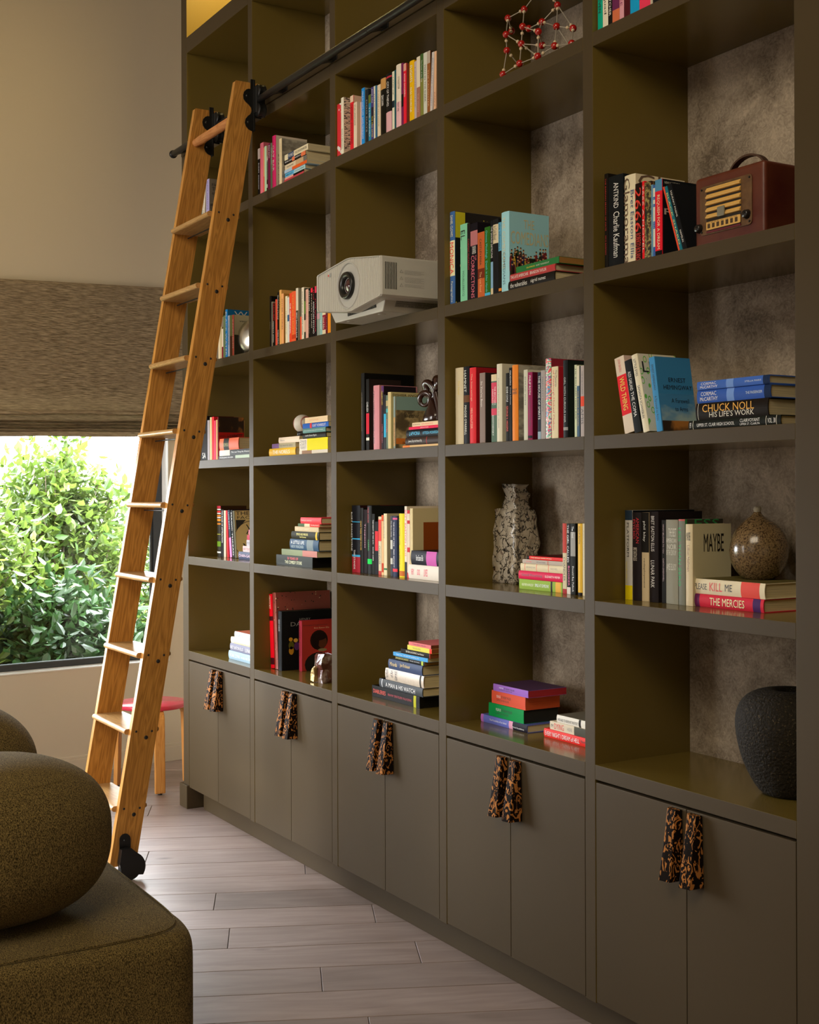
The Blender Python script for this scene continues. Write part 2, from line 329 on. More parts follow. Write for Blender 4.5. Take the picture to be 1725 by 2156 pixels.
def pull():
    mb = MB()
    def ring(z, w0, w1, d):  # half-faceted wedge
        return [(w0, -.001, z), (w0-.0005, -d*.62, z), (w0+(w1-w0)*.30, -d, z), (w1-.004, -d*.86, z), (w1, -.001, z)]
    a = ring(.0, -.026, .026, .052); c = ring(.178, -.019, .021, .022)
    mb.add(a+c, [(0,1,2,3,4)[::-1], (5,6,7,8,9)]+[(i, (i+1) % 5, (i+1) % 5+5, i+5) for i in range(5)])
    return mb
for c in range(5):
    xa, xb = c*P0+T, (c+1)*P0; mid = (xa+xb)/2
    for s in (-1, 1):
        a, d = (xa+.0028, mid-.0012) if s < 0 else (mid+.0012, xb-.0028)
        mb = MB(); mb.box(a, d, .0006, .021, .103, .7085); dr = mb.build('cabinet_door', taupe, case, bevel=.0012)
        h = pull().build('pull_handle', hm, dr, bevel=.0012, loc=(mid+s*.0345+(.002 if s > 0 else -.001), 0, .527)); h['label'] = 'black and amber tortoiseshell wedge pull'
# brass-toned light in the topmost left niche
lamp('AREA', 'niche_light', (.42, .18, 4.28), 20, (1, .74, .28), size=.5, sy=.2, target=(.30, .18, 3.0))
mb = MB(); mb.box(.18, .66, .14, .22, 4.288, 4.309); mb.build('niche_lamp_housing', black_metal, case)
# ---------------- ladder rail ----------------
rail = empty('ladder_rail', (0, 0, 0), 'black iron tube rail fixed along the upper bookcase', 'rail')
RZ, RY = 3.1355, -.055
mb = MB(); mb.tube([(.012, RY, RZ), (1.93, RY, RZ)], .0145, 20); mb.tube([(1.932, RY, RZ), (3.97, RY, RZ)], .0145, 20); mb.build('tube', black_metal, rail)
mb = MB(); mb.lathe([(.0, -.004), (.0185, -.004), (.0195, 0), (.0185, .010), (.0145, .012)], (.004, RY, RZ), 20, axis='x'); mb.build('end_cap', black_metal, rail)
def bracket(x):
    mb = MB(); mb.box(x-.004, x+.048, -.0062, -.0028, RZ+.001, RZ+.042); mb.prism([(-.006, RZ+.004), (RY-.004, RZ-.0155), (RY-.004, RZ-.009), (-.006, RZ+.022)], x, x+.044, 'x')
    mb.build('bracket', black_metal, rail, bevel=.001)
for x in (.05, 1.115, 1.545, 1.93, 2.6, 3.3): bracket(x)
# ---------------- rolling ladder ----------------
def wood(name, c1, c2, rough=.42, rotx=0, sc=(9, 9, .8), ns=3.2):
    m = bpy.data.materials.new(name); m.use_nodes = True; nt = m.node_tree; b = nt.nodes['Principled BSDF']; b.inputs['Roughness'].default_value = rough; b.inputs['Specular IOR Level'].default_value = .2
    tc = nt.nodes.new('ShaderNodeTexCoord'); mr = nt.nodes.new('ShaderNodeMapping'); mr.inputs['Rotation'].default_value = (rotx, 0, 0); mp = nt.nodes.new('ShaderNodeMapping'); mp.inputs['Scale'].default_value = sc
    n1 = nt.nodes.new('ShaderNodeTexNoise'); n1.inputs['Scale'].default_value = ns; n1.inputs['Detail'].default_value = 2; n1.inputs['Distortion'].default_value = .3
    wv = nt.nodes.new('ShaderNodeMath'); wv.operation = 'MULTIPLY'; wv.inputs[1].default_value = 16; fr_ = nt.nodes.new('ShaderNodeMath'); fr_.operation = 'PINGPONG'; fr_.inputs[1].default_value = 1
    n3 = nt.nodes.new('ShaderNodeTexNoise'); n3.inputs['Scale'].default_value = 130; n3.inputs['Detail'].default_value = 2
    mp3 = nt.nodes.new('ShaderNodeMapping'); mp3.inputs['Scale'].default_value = (1, 1, .04)
    cr = nt.nodes.new('ShaderNodeValToRGB'); e = cr.color_ramp.elements; e[0].position = .0; e[0].color = (*c1, 1); e[1].position = .75; e[1].color = (*c2, 1)
    mx = nt.nodes.new('ShaderNodeMath'); mx.operation = 'MULTIPLY_ADD'; mx.inputs[1].default_value = .45; ad = nt.nodes.new('ShaderNodeMath'); ad.operation = 'MULTIPLY'; ad.inputs[1].default_value = .55
    L = nt.links.new
    L(tc.outputs['Object'], mr.inputs[0]); L(mr.outputs[0], mp.inputs[0]); L(mp.outputs[0], n1.inputs[0]); L(n1.outputs['Fac'], wv.inputs[0]); L(wv.outputs[0], fr_.inputs[0]); L(mr.outputs[0], mp3.inputs[0]); L(mp3.outputs[0], n3.inputs[0])
    L(n3.outputs['Fac'], mx.inputs[0]); L(fr_.outputs[0], ad.inputs[0]); L(ad.outputs[0], mx.inputs[2]); L(mx.outputs[0], cr.inputs[0]); L(cr.outputs[0], b.inputs['Base Color'])
    return m
TL = math.atan(.1711)
rail_wood = wood('honey_oak', (.33, .14, .026), (.62, .295, .066), .36, rotx=TL)
tread_wood = wood('light_oak_tread', (.34, .18, .06), (.52, .31, .12), .34, rotx=pi/2, sc=(1, 9, 9))
plug_m = mat('black_plug', (.012, .010, .009), .5)
lad = empty('rolling_ladder', (.75, -.64, 0), 'honey oak rolling library ladder hooked on the black rail', 'ladder')
LO = Vector((.75, -.64, 0))
yc = lambda z: -.2465-.1711*(2.349-z)
def railprism(x0, x1, z0, z1, hw=.0535):
    mb = MB(); pts = [(yc(z0)-hw, z0), (yc(z0)+hw, z0), (yc(z1)+hw+.002, z1), (yc(z1)-hw+.002, z1)]
    mb.prism([(a-LO.y, z) for a, z in pts], x0-LO.x, x1-LO.x, 'x'); return mb
XN, XF = .98, .535
for x1 in (XN, XF):
    railprism(x1-.029, x1, .055, 3.205).build('side_rail', rail_wood, lad, bevel=.006, seg=3)
    mb = MB()
    for (ay, az) in ((0, 0),): pass
for k in range(9):
    zb = .2495+.2973*k; zt = zb+.024; ym = yc(zt)
    mb = MB(); w0, w1 = XF-.0005-LO.x, XN-.029+.0005-LO.x
    a, c = ym-.072-LO.y, ym+.071-LO.y; r = .011
    pr_ = [(a+r*cos(t), zt+r*sin(t)) for t in [pi/2+pi*i/8 for i in range(9)]]+[(c-.008, zt-r), (c, zt-.005), (c, zt+.005), (c-.008, zt+r)]
    pr_ = [(y+(.0 if i > 8 else r), z) for i, (y, z) in enumerate(pr_)]
    mb.prism(pr_, w0, w1, 'x'); mb.build('tread', tread_wood, lad, bevel=.001)
    mb = MB(); mb.tube([(w0, yc(zb)+.012-LO.y, zb), (w1, yc(zb)+.012-LO.y, zb)], .003, 8); mb.build('tie_rod', black_metal, lad)
    for dy, dz, r in ((.012, 0, .0085), (-.028, .027, .0048), (.036, .023, .0048)):
        mb = MB(); mb.lathe([(.0, .0022), (r*.8, .0018), (r, 0)][::-1], (XN-LO.x-.0004, yc(zb)+dy-LO.y, zb+dz), 14, axis='x'); mb.build('screw_plug', plug_m, lad)
# top grab bar with turned rings
mb = MB(); zt = 3.052; yt = yc(zt)-.022-LO.y
xs = [XF, XF+.03, XF+.032, XF+.034, XF+.038, XF+.040, XF+.044, .9, .904, .906, .910, .912, .951]; rr = [.0175, .0175, .016, .0185, .0165, .0185, .019, .019, .0165, .0185, .016, .0175, .0175]
mb.tube([(x-LO.x, yt, zt) for x in xs], rr, 20); mb.build('grab_bar', wood('reddish_dowel', (.42, .16, .05), (.60, .27, .10), .4, sc=(1, 9, 9)), lad)
# hook plates and wheels
PL = [(-.086,3.219),(-.067,3.219),(-.067,3.006),(-.083,3.006),(-.096,3.011),(-.106,3.021),(-.112,3.037),(-.108,3.053),(-.098,3.066),(-.088,3.074),(-.083,3.083),(-.0815,3.092),(-.084,3.102),(-.094,3.113),(-.108,3.122),(-.1165,3.133),(-.119,3.149),(-.115,3.163),(-.106,3.173),(-.095,3.178),(-.086,3.178)]
for x in (XN, XF):
    mb = MB(); mb.prism([(a-LO.y, z) for a, z in PL][::-1], x-LO.x-.0002, x-LO.x+.004, 'x'); mb.box(x-.028-LO.x, x+.0045-LO.x, -.074-LO.y, -.066-LO.y, 3.006, 3.219)
    pb = mb.build('hook_plate', black_metal, lad, bevel=.0008)
    for (a, z) in ((-.103, 3.148), (-.098, 3.040)):
        mb = MB(); mb.lathe([(.0055, 0), (.005, .0022), (.0, .003)], (x-LO.x+.0036, a-LO.y, z), 12, axis='x'); mb.build('bolt', mat('worn_bolt', (.08, .075, .07), .35, metal=.8), pb)
    # fork and two grooved wheels astride the tube
    mb = MB(); mb.box(x-.006-LO.x, x+.000-LO.x, -.067-LO.y, -.036-LO.y, 3.062, 3.19); mb.box(x+.018-LO.x, x+.024-LO.x, -.067-LO.y, -.030-LO.y, 3.062, 3.196); mb.box(x-.006-LO.x, x+.024-LO.x, -.071-LO.y, -.064-LO.y, 3.08, 3.19)
    mb.build('fork', black_metal, lad, bevel=.002)
    for z, r in ((3.1665, .024), (3.0895, .024)):
        mb = MB(); mb.lathe([(.012, -.016), (r*1.12, -.016), (r*1.15, -.012), (r, -.005), (r, .005), (r*1.15, .012), (r*1.12, .016), (.012, .016)], (x+.026-LO.x, -.052-LO.y, z), 26, axis='x' if False else 'y'); mb.build('wheel', black_metal, lad)
# foot wheels under curved fenders
for x in (XN, XF):
    xo = x-LO.x
    yw = yc(.05)+.022-LO.y; zw = .052
    mb = MB()
    yb = yc(.16)-.010-LO.y
    mb.prism([(yb-.022, .10)]+[(yb+.022*cos(t), .158+.022*sin(t)) for t in [pi-pi*i/8 for i in range(9)]]+[(yb+.022, .10)], xo, xo+.005, 'x')
    side = [(yb-.022, .125), (yb+.016, .128)]+[(yw+.060*cos(t), zw+.060*sin(t)) for t in [radians(a_) for a_ in range(62, -36, -8)]]+[(yw+.02, .022), (yw-.035, .020), (yb-.030, .07)]
    mb.prism(side[::-1], xo, xo+.032, 'x')
    pm = mb.build('foot_bracket', black_metal, lad, bevel=.004, seg=3)
    mb = MB(); mb.lathe([(.01, -.010), (.040, -.010), (.0445, -.006), (.0445, .006), (.040, .010), (.01, .010)], (xo+.016, yw, .0445), 28, axis='x'); mb.build('foot_wheel', mat('black_rubber', (.02, .02, .02), .7), lad)
    mb = MB(); mb.ball((xo+.005, yc(.16)-.012-LO.y, .155), .005, 8); mb.build('bolt', black_metal, pm)
# ---------------- stool ----------------
st = empty('round_stool', (-.491, .007, 0), 'low three-legged round stool with pink-red seat and bent birch legs', 'stool')
pink = mat('pink_red_paint', (.70, .045, .10), .22, coat=.3); birch = wood('bent_birch', (.50, .20, .045), (.66, .32, .09), .35, sc=(12, 12, .9))
mb = MB(); mb.lathe([(0, .415), (.172, .415), (.177, .419), (.1775, .436), (.174, .440), (0, .441)], (0, 0, 0), 56); mb.build('seat', pink, st)
for i, a in enumerate((radians(232), radians(-8), radians(92))):
    d = Vector((cos(a), sin(a), 0)); s_ = Vector((-sin(a), cos(a), 0))
    path = [(.155+.030*1, .0), (.180, .30), (.178, .355)]+[(.178-.045+.045*cos(t), .363+.045*sin(t)) for t in [radians(q) for q in (15, 35, 55, 75, 90)]]+[(.02, .409)]
    path[0] = (.188, .006)
    mb = MB(); vs = []; w = .026; th = .0115
    for k, (r, z) in enumerate(path):
        p = path[max(0, k-1)]; q = path[min(len(path)-1, k+1)]; t = Vector((q[0]-p[0], q[1]-p[1])).normalized(); nn = Vector((t.y, -t.x))
        for sw, sn in ((-1, -1), (1, -1), (1, 1), (-1, 1)):
            P = d*(r+nn.x*th*sn) + s_*w*sw + Vector((0, 0, min(z+nn.y*th*sn, .4148))); vs.append(P)
    K_ = len(path); mb.add(vs, [(k*4+j, k*4+(j+1) % 4, (k+1)*4+(j+1) % 4, (k+1)*4+j) for k in range(K_-1) for j in range(4)]+[(3,2,1,0), tuple(range(4*K_-4, 4*K_))])
    lg = mb.build('leg', birch, st, bevel=.004)
    mb = MB(); mb.lathe([(0, 0), (.011, 0), (.011, .008), (0, .008)], tuple(d*.188), 14); mb.build('foot_pad', black_metal, lg)
# ---------------- sofa ----------------
bm_ = bpy.data.materials.new('olive_boucle'); bm_.use_nodes = True; nt = bm_.node_tree; b = nt.nodes['Principled BSDF']; b.inputs['Roughness'].default_value = .95; b.inputs['Sheen Weight'].default_value = .05; b.inputs['Specular IOR Level'].default_value = .1
tc = nt.nodes.new('ShaderNodeTexCoord'); mp = nt.nodes.new('ShaderNodeMapping'); mp.inputs['Scale'].default_value = (1, 1, .55)
n1 = nt.nodes.new('ShaderNodeTexNoise'); n1.inputs['Scale'].default_value = 420; n1.inputs['Detail'].default_value = 3; n1.inputs['Roughness'].default_value = .7
cr = nt.nodes.new('ShaderNodeValToRGB'); e = cr.color_ramp.elements; e[0].position = .40; e[0].color = (.030, .021, .007, 1); e[1].position = .62; e[1].color = (.30, .215, .075, 1)
bu = nt.nodes.new('ShaderNodeBump'); bu.inputs['Strength'].default_value = .7; bu.inputs['Distance'].default_value = .003
L = nt.links.new; L(tc.outputs['Object'], mp.inputs[0]); L(mp.outputs[0], n1.inputs[0]); L(n1.outputs['Fac'], cr.inputs[0]); L(cr.outputs[0], b.inputs['Base Color']); L(n1.outputs['Fac'], bu.inputs['Height']); L(bu.outputs[0], b.inputs['Normal'])
sofa = empty('sofa', (1.8, -1.9, 0), 'olive brown boucle sofa with fat round cushions in the foreground', 'sofa')
def superell(c, R_, e1=.5, e2=.5, nu=64, nv=40, fn=None, rz=0):
    mb = MB(); vs = []
    sg = lambda x, p: math.copysign(abs(x)**p, x)
    for i in range(nv+1):
        ph = -pi/2+pi*i/nv
        for j in range(nu):
            th = 2*pi*j/nu
            p = Vector((R_[0]*sg(cos(ph), e1)*sg(cos(th), e2), R_[1]*sg(cos(ph), e1)*sg(sin(th), e2), R_[2]*sg(sin(ph), e1)))
            if fn: p = fn(p)
            p = Matrix.Rotation(rz, 3, 'Z') @ p
            vs.append(p+Vector(c))
    mb.add(vs, [(i*nu+j, i*nu+(j+1) % nu, (i+1)*nu+(j+1) % nu, (i+1)*nu+j) for i in range(nv) for j in range(nu)], 0, True); return mb
def rbox(x0, x1, y0, y1, z0, z1, r):
    mb = MB(); mb.box(x0, x1, y0, y1, z0, z1); return mb
SO = Vector((1.8, -1.9, 0))
def seamed(p):
    return p + Vector((0, 0, .004*noise.noise(p*7)))
mb = superell((2.04-SO.x, -1.72-SO.y, .213), (.785, .69, .207), .19, .14, 120, 60, seamed); mb.build('seat_block', bm_, sofa, weld=True)
# top welt seam of the block
mb = MB(); pth = []
for i in range(100):
    t = 2*pi*i/100; sg = lambda x, p: math.copysign(abs(x)**p, x)
    pth.append((2.04-SO.x+.752*sg(cos(t), .16), -1.72-SO.y+.657*sg(sin(t), .16), .409))
mb.tube(pth, .002, 6, closed=True); mb.build('piping', bm_, sofa)
def cush(p):
    a = atan2(p.y, p.x)
    return p*(1+.012*noise.noise(p*4))
mb = superell((2.47-SO.x, -1.487-SO.y, .622), (.275, .30, .208), .80, .85, 90, 60, cush, rz=.3); bc = mb.build('bolster_cushion', bm_, sofa, weld=True)
pth = []
for i in range(90):
    t = 2*pi*i/90
    q = Matrix.Rotation(.3, 3, 'Z') @ Vector((.20*math.copysign(abs(cos(t))**.85, cos(t)), .212*math.copysign(abs(sin(t))**.85, sin(t)), 0))
    pth.append((q.x+2.47-SO.x, q.y-1.487-SO.y, .622+.160))
mb = MB(); mb.tube(pth, .0035, 6, closed=True); mb.build('cushion_seam', bm_, bc)
mb = superell((1.66-SO.x, -1.475-SO.y, .635), (.30, .31, .222), .82, .85, 80, 50, cush); mb.build('back_cushion', bm_, sofa, weld=True)
for (x, y) in ((1.4, -1.2), (2.6, -1.2), (1.4, -2.2), (2.6, -2.2)):
    mb = MB(); mb.lathe([(.02, 0), (.025, .03), (0, .03)], (x-SO.x, y-SO.y, 0), 12); mb.build('foot', black_metal, sofa)
# ---------------- projector ----------------
pw = mat('projector_white', (.62, .60, .55), .45, bump=(1500, .05, .0003, (1, 1, 1))); pd = mat('vent_dark', (.055, .055, .05), .5)
PX0, PX1, PY, PZ = 1.702, 2.171, -.15, 2.1205
pr = empty('projector', (PX0, PY, PZ), 'white home cinema projector overhanging its shelf', 'projector')
W_ = PX1-PX0; H0, H1 = .032, .183
hexa = [(0, .048), (.005, .043), (W_*.50, .0145), (W_*.56, .0145), (W_-.006, .041), (W_, .047), (W_, .170), (W_-.006, .1765), (W_*.54, .2025), (W_*.48, .2025), (.006, .1765), (0, .172)]
HC = (W_/2, .1085)
def hexr(a, s_=1.0):
    """outline radius point in direction a"""
    d = Vector((cos(a), sin(a))); best = None
    for (p, q) in zip(hexa, hexa[1:]+hexa[:1]):
        p = Vector((p[0]-HC[0], p[1]-HC[1])); q = Vector((q[0]-HC[0], q[1]-HC[1])); e_ = q-p
        den = d.x*e_.y-d.y*e_.x
        if abs(den) < 1e-9: continue
        t = (p.x*e_.y-p.y*e_.x)/den; u = (p.x*d.y-p.y*d.x)/den
        if t > 0 and -1e-6 <= u <= 1+1e-6: best = t if best is None else max(best, t)
    return (HC[0]+d.x*best*s_, HC[1]+d.y*best*s_)
ANG = sorted(set([round(2*pi*i/72, 5) for i in range(72)]+[round(atan2(z-HC[1], x-HC[0]) % (2*pi), 5) for x, z in hexa]))
LC = HC; LR = .0775
mb = MB(); n = len(ANG)
rings = [[(HC[0]+LR*cos(a), .0085, HC[1]+LR*sin(a)) for a in ANG]]+[[(hexr(a, q)[0], y, hexr(a, q)[1]) for a in ANG] for q, y in ((.962, .0085), (.968, .001), (.985, 0), (1, .007), (1, .462), (.975, .472))]
vs = [v for r in rings for v in r]
mb.add(vs, [(i*n+j, i*n+(j+1) % n, (i+1)*n+(j+1) % n, (i+1)*n+j) for i in range(len(rings)-1) for j in range(n)]+[tuple(range((len(rings)-1)*n, len(rings)*n))[::-1]])
mb.build('housing', pw, pr, weld=True)
# fluted front grille: fine vertical ribs around the lens opening
mb = MB()
def zr(x, s=.962):
    cx, cz = HC; X_ = cx+(x-cx)/s; lo = hi = None
    for (a, b), (c, d) in zip(hexa, hexa[1:]+hexa[:1]):
        if (a-X_)*(c-X_) <= 0 and a != c:
            z = b+(d-b)*(X_-a)/(c-a)
            if z < cz: lo = z if lo is None else max(lo, z)
            else: hi = z if hi is None else min(hi, z)
    return cz+(lo-cz)*s, cz+(hi-cz)*s
x = .0115
while x < W_-.011:
    lo, hi = zr(x); dx = abs(x+.0012-LC[0])
    segs = [(lo, hi)]
    if dx < LR:
        q = sqrt(LR*LR-dx*dx); segs = [(lo, LC[1]-q), (LC[1]+q, hi)]
    for a, c in segs:
        if c-a > .002: mb.box(x, x+.0026, .0055, .0088, a, c)
    x += .0047
gp = mb.build('grille', pw, pr)
mb = MB(); mb.lathe([(LR+.004, -.002), (LR+.0035, .004), (LR, .0045), (LR-.001, .002), (LR-.008, -.014), (.062, -.045), (.058, -.060), (.001, -.062)], (LC[0], .006, LC[1]), 48, axis='y'); lensring = mb.build('lens_surround', mat('projector_ring', (.50, .49, .46), .35), pr)
mb = MB(); mb.lathe([(.047, -.056), (.048, -.004), (.0455, .002), (.033, .001), (.027, -.006), (.025, -.02)], (LC[0]-.006, -.004, LC[1]), 40, axis='y'); mb.build('lens_barrel', mat('lens_black', (.008, .008, .008), .3), pr)
mb = MB(); mb.lathe([(.0, -.003), (.012, -.006), (.0245, -.012)], (LC[0]-.006, -.004, LC[1]), 32, axis='y'); mb.build('lens_glass', mat('coated_lens', (.06, .012, .02), .03, spec=1, coat=1), pr)
mb = MB(); mb.box(.083, .089, .0048, .0052, .160, .167); mb.build('indicator', mat('red_mark', (.75, .06, .06), .4), pr)
mb = MB(); mb.box(.094, .106, .0046, .0051, .156, .171); mb.build('maker_mark', mat('grey_print', (.32, .32, .31), .5), pr)
# right side vent, labels; the sides slope like the hexagon so keep to the flat band
mb = MB()
for i in range(8): mb.box(W_-.0002, W_+.0006, .017+.0060*i, .0199+.0060*i, .066, .156)
mb.build('side_vent', pd, pr)
gp_ = mat('grey_print', (.25, .25, .24), .5)
for i, (z, n_) in enumerate(((.124, 3), (.101, 4), (.078, 2))):
    mb = MB(); mb.tube([(W_+.0004, .074, z), (W_+.0004, .086, z), (W_+.0004, .080, z+.010)], .0006, 4, closed=True); mb.build('warning_mark', gp_, pr)
    for k in range(n_+1): text_on('caution_text', ['CAUTION HOT LAMP AND LENS MAY STAY HOT', 'DO NOT LOOK INTO THE LENS WHILE IN USE', 'RISK GROUP TWO OPTICAL RADIATION', 'DISCONNECT BEFORE OPENING THE COVER', 'WARNING'][k], (W_+.0005, .094, z+.0065-.0038*k), (0, .075-.012*(k % 2), 0), (0, 0, .0024), gp_, pr)
mb = MB(); bs = [(.030, .040, .046), (.432, .040, .046), (.404, .044, 0), (.062, .044, 0)]
mb.add([(x, y, z) for x, y, z in bs]+[(.03, .44, .046), (.432, .44, .046), (.404, .43, 0), (.062, .43, 0)], [(0,1,2,3)[::-1], (4,5,6,7), (0,4,7,3), (1,2,6,5), (3,7,6,2), (0,1,5,4)])
mb.build('base', pw, pr, bevel=.003, weld=True)
A_ = Vector((.404, .43, 0)); B_ = Vector((.432, .44, .046)); p_ = lambda y, f: Vector((.404+.028*f+.0008, y, .046*f-.0004))
mb = MB(); mb.add([p_(.085, .38), p_(.30, .38), p_(.30, .86), p_(.085, .86)], [(0, 1, 2, 3)]); mb.build('rating_label', mat('grey_label', (.30, .29, .26), .5), pr)
for k, tt in enumerate(('HOME THEATER PROJECTOR  100-240 V  50/60 Hz', 'MADE FOR INDOOR USE ONLY  MODEL DATA AND SERIAL', 'CLASS 1  RISK GROUP 2  CE  ANATEL')): text_on('label_text', tt, p_(.09, .70-.13*k)+Vector((.0004, 0, 0)), (0, .19, 0), Vector((.028*.09, 0, .046*.09)), pd, pr)
mb = MB()
for i in range(30): mb.box(.165+.0068*i, .1683+.0068*i, .0392, .0430, .012+.0002*i, .030)
mb.build('lower_vent', pd, pr)
for (a, c) in ((.12, .075), (.345, .075), (.12, .36), (.345, .36)):
    mb = MB(); mb.lathe([(0, -.0004), (.014, -.0004), (.016, .003), (0, .003)], (a, c, 0), 20); mb.build('foot', pw, pr)
# ---------------- radio ----------------
rx, ry, rz_ = 3.451, .035, 2.1205
ra = empty('table_radio', (rx, ry, rz_), 'antique oxblood leather table radio with cream louvred dial and strap handle', 'radio')
ox = mat('oxblood_leatherette', (.13, .030, .012), .42, bump=(300, .15, .0008, (1, 1, 1)), noise_mix=(9, 4, (.085, .012, .008), .35, .7, (1, 1, 1)))
RW, RH, RD = .235, .178, .155
mb = MB(); mb.box(0, RW, 0, RD, 0, RH); mb.build('cabinet', ox, ra, bevel=.010, seg=4)
br = mat('bronze_plate', (.22, .12, .055), .45, metal=.4, noise_mix=(40, 4, (.12, .06, .03), .3, .7, (1, 1, 1))); cr_ = mat('cream_bakelite', (.78, .47, .13), .4)
pts = []
def rr_(x0, x1, z0, z1, r, n=5):
    o = []
    for cx, cz, a0 in ((x1-r, z1-r, 0), (x0+r, z1-r, 90), (x0+r, z0+r, 180), (x1-r, z0+r, 270)):
        o += [(cx+r*cos(radians(a0+90*i/n)), cz+r*sin(radians(a0+90*i/n))) for i in range(n+1)]
    return o
def yplate(pts, y0, y1, mb=None):
    mb = mb or MB(); n = len(pts); vs = [(x, y0, z) for x, z in pts]+[(x, y1, z) for x, z in pts]
    return mb.add(vs, [tuple(range(n)), tuple(range(n, 2*n))[::-1]]+[(i, i+n, (i+1) % n+n, (i+1) % n) for i in range(n)])
yplate(rr_(.022, .197, .030, .152, .010), -.003, .001).build('escutcheon', br, ra, bevel=.0008)
yplate(rr_(.046, .163, .038, .147, .003), -.0036, -.001).build('grille_recess', mat('grille_dark', (.02, .012, .008), .8), ra)
for i in range(5):
    z = .134-.0165*i
    mb = MB(); mb.prism([(-.0036, z), (-.0085, z+.001), (-.0095, z+.004), (-.0036, z+.0115)], .047, .163, 'x'); mb.build('louvre', cr_, ra)
yplate(rr_(.047, .162, .040, .060, .002), -.006, -.0034).build('dial', cr_, ra)
for i in range(7):
    mb = MB(); mb.box(.052+.0155*i, .0605+.0155*i, -.0066, -.0058, .044, .055); mb.build('push_button', mat('dark_brown_button', (.07, .035, .015), .4), ra)
text_on('dial_numbers', '55 60 70 80 100 120 140 160', (.052, -.0062, .0562), (.10, 0, 0), (0, 0, .0028), plug_m, ra)
yplate(rr_(.090, .114, .066, .090, .002), -.0115, -.008).build('badge', mat('worn_nickel', (.35, .34, .28), .4, metal=.7), ra)
mb = MB(); mb.box(.0465, .1625, -.0055, -.0034, .0325, .0375); mb.build('trim_strip', mat('plum_strip', (.14, .01, .02), .4), ra)
for (a, c) in ((.020, .049), (.182, .056)):
    mb = MB(); mb.lathe([(0, .0105), (.0085, .0105), (.0098, .009), (.0108, .002), (.012, 0)][::-1], (a, -.003, c), 12, axis='y'); mb.build('knob', mat('black_bakelite', (.012, .010, .010), .25), ra)
mb = MB()
for (a, c) in ((.029, .144), (.190, .144), (.029, .038), (.190, .038)): 
    q = MB(); q.ball((a, -.0035, c), .0028, 8); q.build('screw', black_metal, ra)
pth = [(.070+.055-.058*cos(t), RD*.40, RH-.004+.042*sin(t)) for t in [pi*i/16 for i in range(17)]]
mb = MB(); vs = []
for p in pth:
    for dy, dr in ((-.009, 0), (.009, 0), (.009, .005), (-.009, .005)): 
        c = Vector((.125, p[1], RH-.004)); r = (Vector(p)-c); q = c+r*(1+dr/max(r.length, .001)); vs.append((q.x, q.y+dy, q.z))
mb.add(vs, [(i*4+j, i*4+(j+1) % 4, (i+1)*4+(j+1) % 4, (i+1)*4+j) for i in range(16) for j in range(4)]); mb.build('strap_handle', mat('cracked_leather', (.07, .03, .015), .6, bump=(200, .5, .002, (1, 1, 1))), ra)
# ---------------- baseball ----------------
bb = empty('baseball', (1.108, .085, 1.7408), 'white baseball with red stitching on a small black ring stand', 'baseball')
mb = MB(); mb.ball((0, 0, .054), .0375, 40); ball = mb.build('ball', mat('white_hide', (.66, .61, .52), .5), bb)
def seam(t): 
    a = .42; x = cos(t)-.35*cos(3*t)*1.0; y = sin(t)+.35*sin(3*t); z = .95*cos(2*t)*1.0
    v = Vector((x, y, z)); return v.normalized()
M_ = Matrix.Rotation(radians(20), 3, 'Z') @ Matrix.Rotation(radians(80), 3, 'X')
N_ = 132
for k in range(0, N_):
    t = 2*pi*k/N_; p = M_ @ seam(t); q = M_ @ seam(t+.03); tg = (q-p).normalized(); sd = p.cross(tg)
    if k == 0: mbs = MB()
    for s in (-1, 1):
        a = (p+tg*-.012).normalized()*.0378; c = (p+sd*.085*s+tg*.05).normalized()*.0378
        mbs.tube([a+Vector((0, 0, .054)), (a+c)/2*1.004+Vector((0, 0, .054)), c+Vector((0, 0, .054))], .0007, 4)
s2 = mbs.build('stitching', mat('red_thread', (.45, .05, .03), .6), ball)
mb = MB(); mb.lathe([(.020, 0), (.023, .0), (.022, .020), (.019, .022), (.017, .018), (.018, .004)], (0, 0, 0), 24); mb.build('ring_stand', black_metal, bb)
text_on('signature', 'Bob S', (-.017, -.0372, .052), (.018, .0045, .001), (0, 0, .009), plug_m, ball)
# ---------------- gourd pot ----------------
gd = mat('speckled_salt_glaze', (.23, .15, .07), .22, coat=.4, noise_mix=(230, 4, (.05, .028, .014), .44, .62, (1, 1, 1)))
gp = empty('gourd_pot', (3.486, .222, 1.2788), 'round speckled brown ceramic gourd pot with pinched tip', 'vase')
prof = [(0, 0), (.030, 0), (.040, .004), (.060, .022), (.073, .050), (.0765, .078), (.072, .106), (.060, .130), (.044, .148), (.026, .160), (.014, .168), (.0085, .176), (.0075, .183), (.0095, .187), (.006, .189), (0, .186)]
mb = MB(); mb.lathe(prof, (0, 0, 0), 48, dist=lambda p: Vector((p.x*(1+.03*noise.noise(p*14)), p.y*(1+.03*noise.noise(p*14)), p.z))+(Vector((-.006, 0, 0)) if p.z > .15 else Vector())); mb.build('body', gd, gp, sub=1)
mb = MB(); mb.lathe([(.0088, .176), (.0102, .186), (.0065, .1905), (.001, .189)], (-.006, 0, 0), 16, dist=lambda p: p+Vector((0, 0, .004*noise.noise(p*200)))); mb.build('tip', mat('bare_clay', (.34, .30, .22), .7), gp)
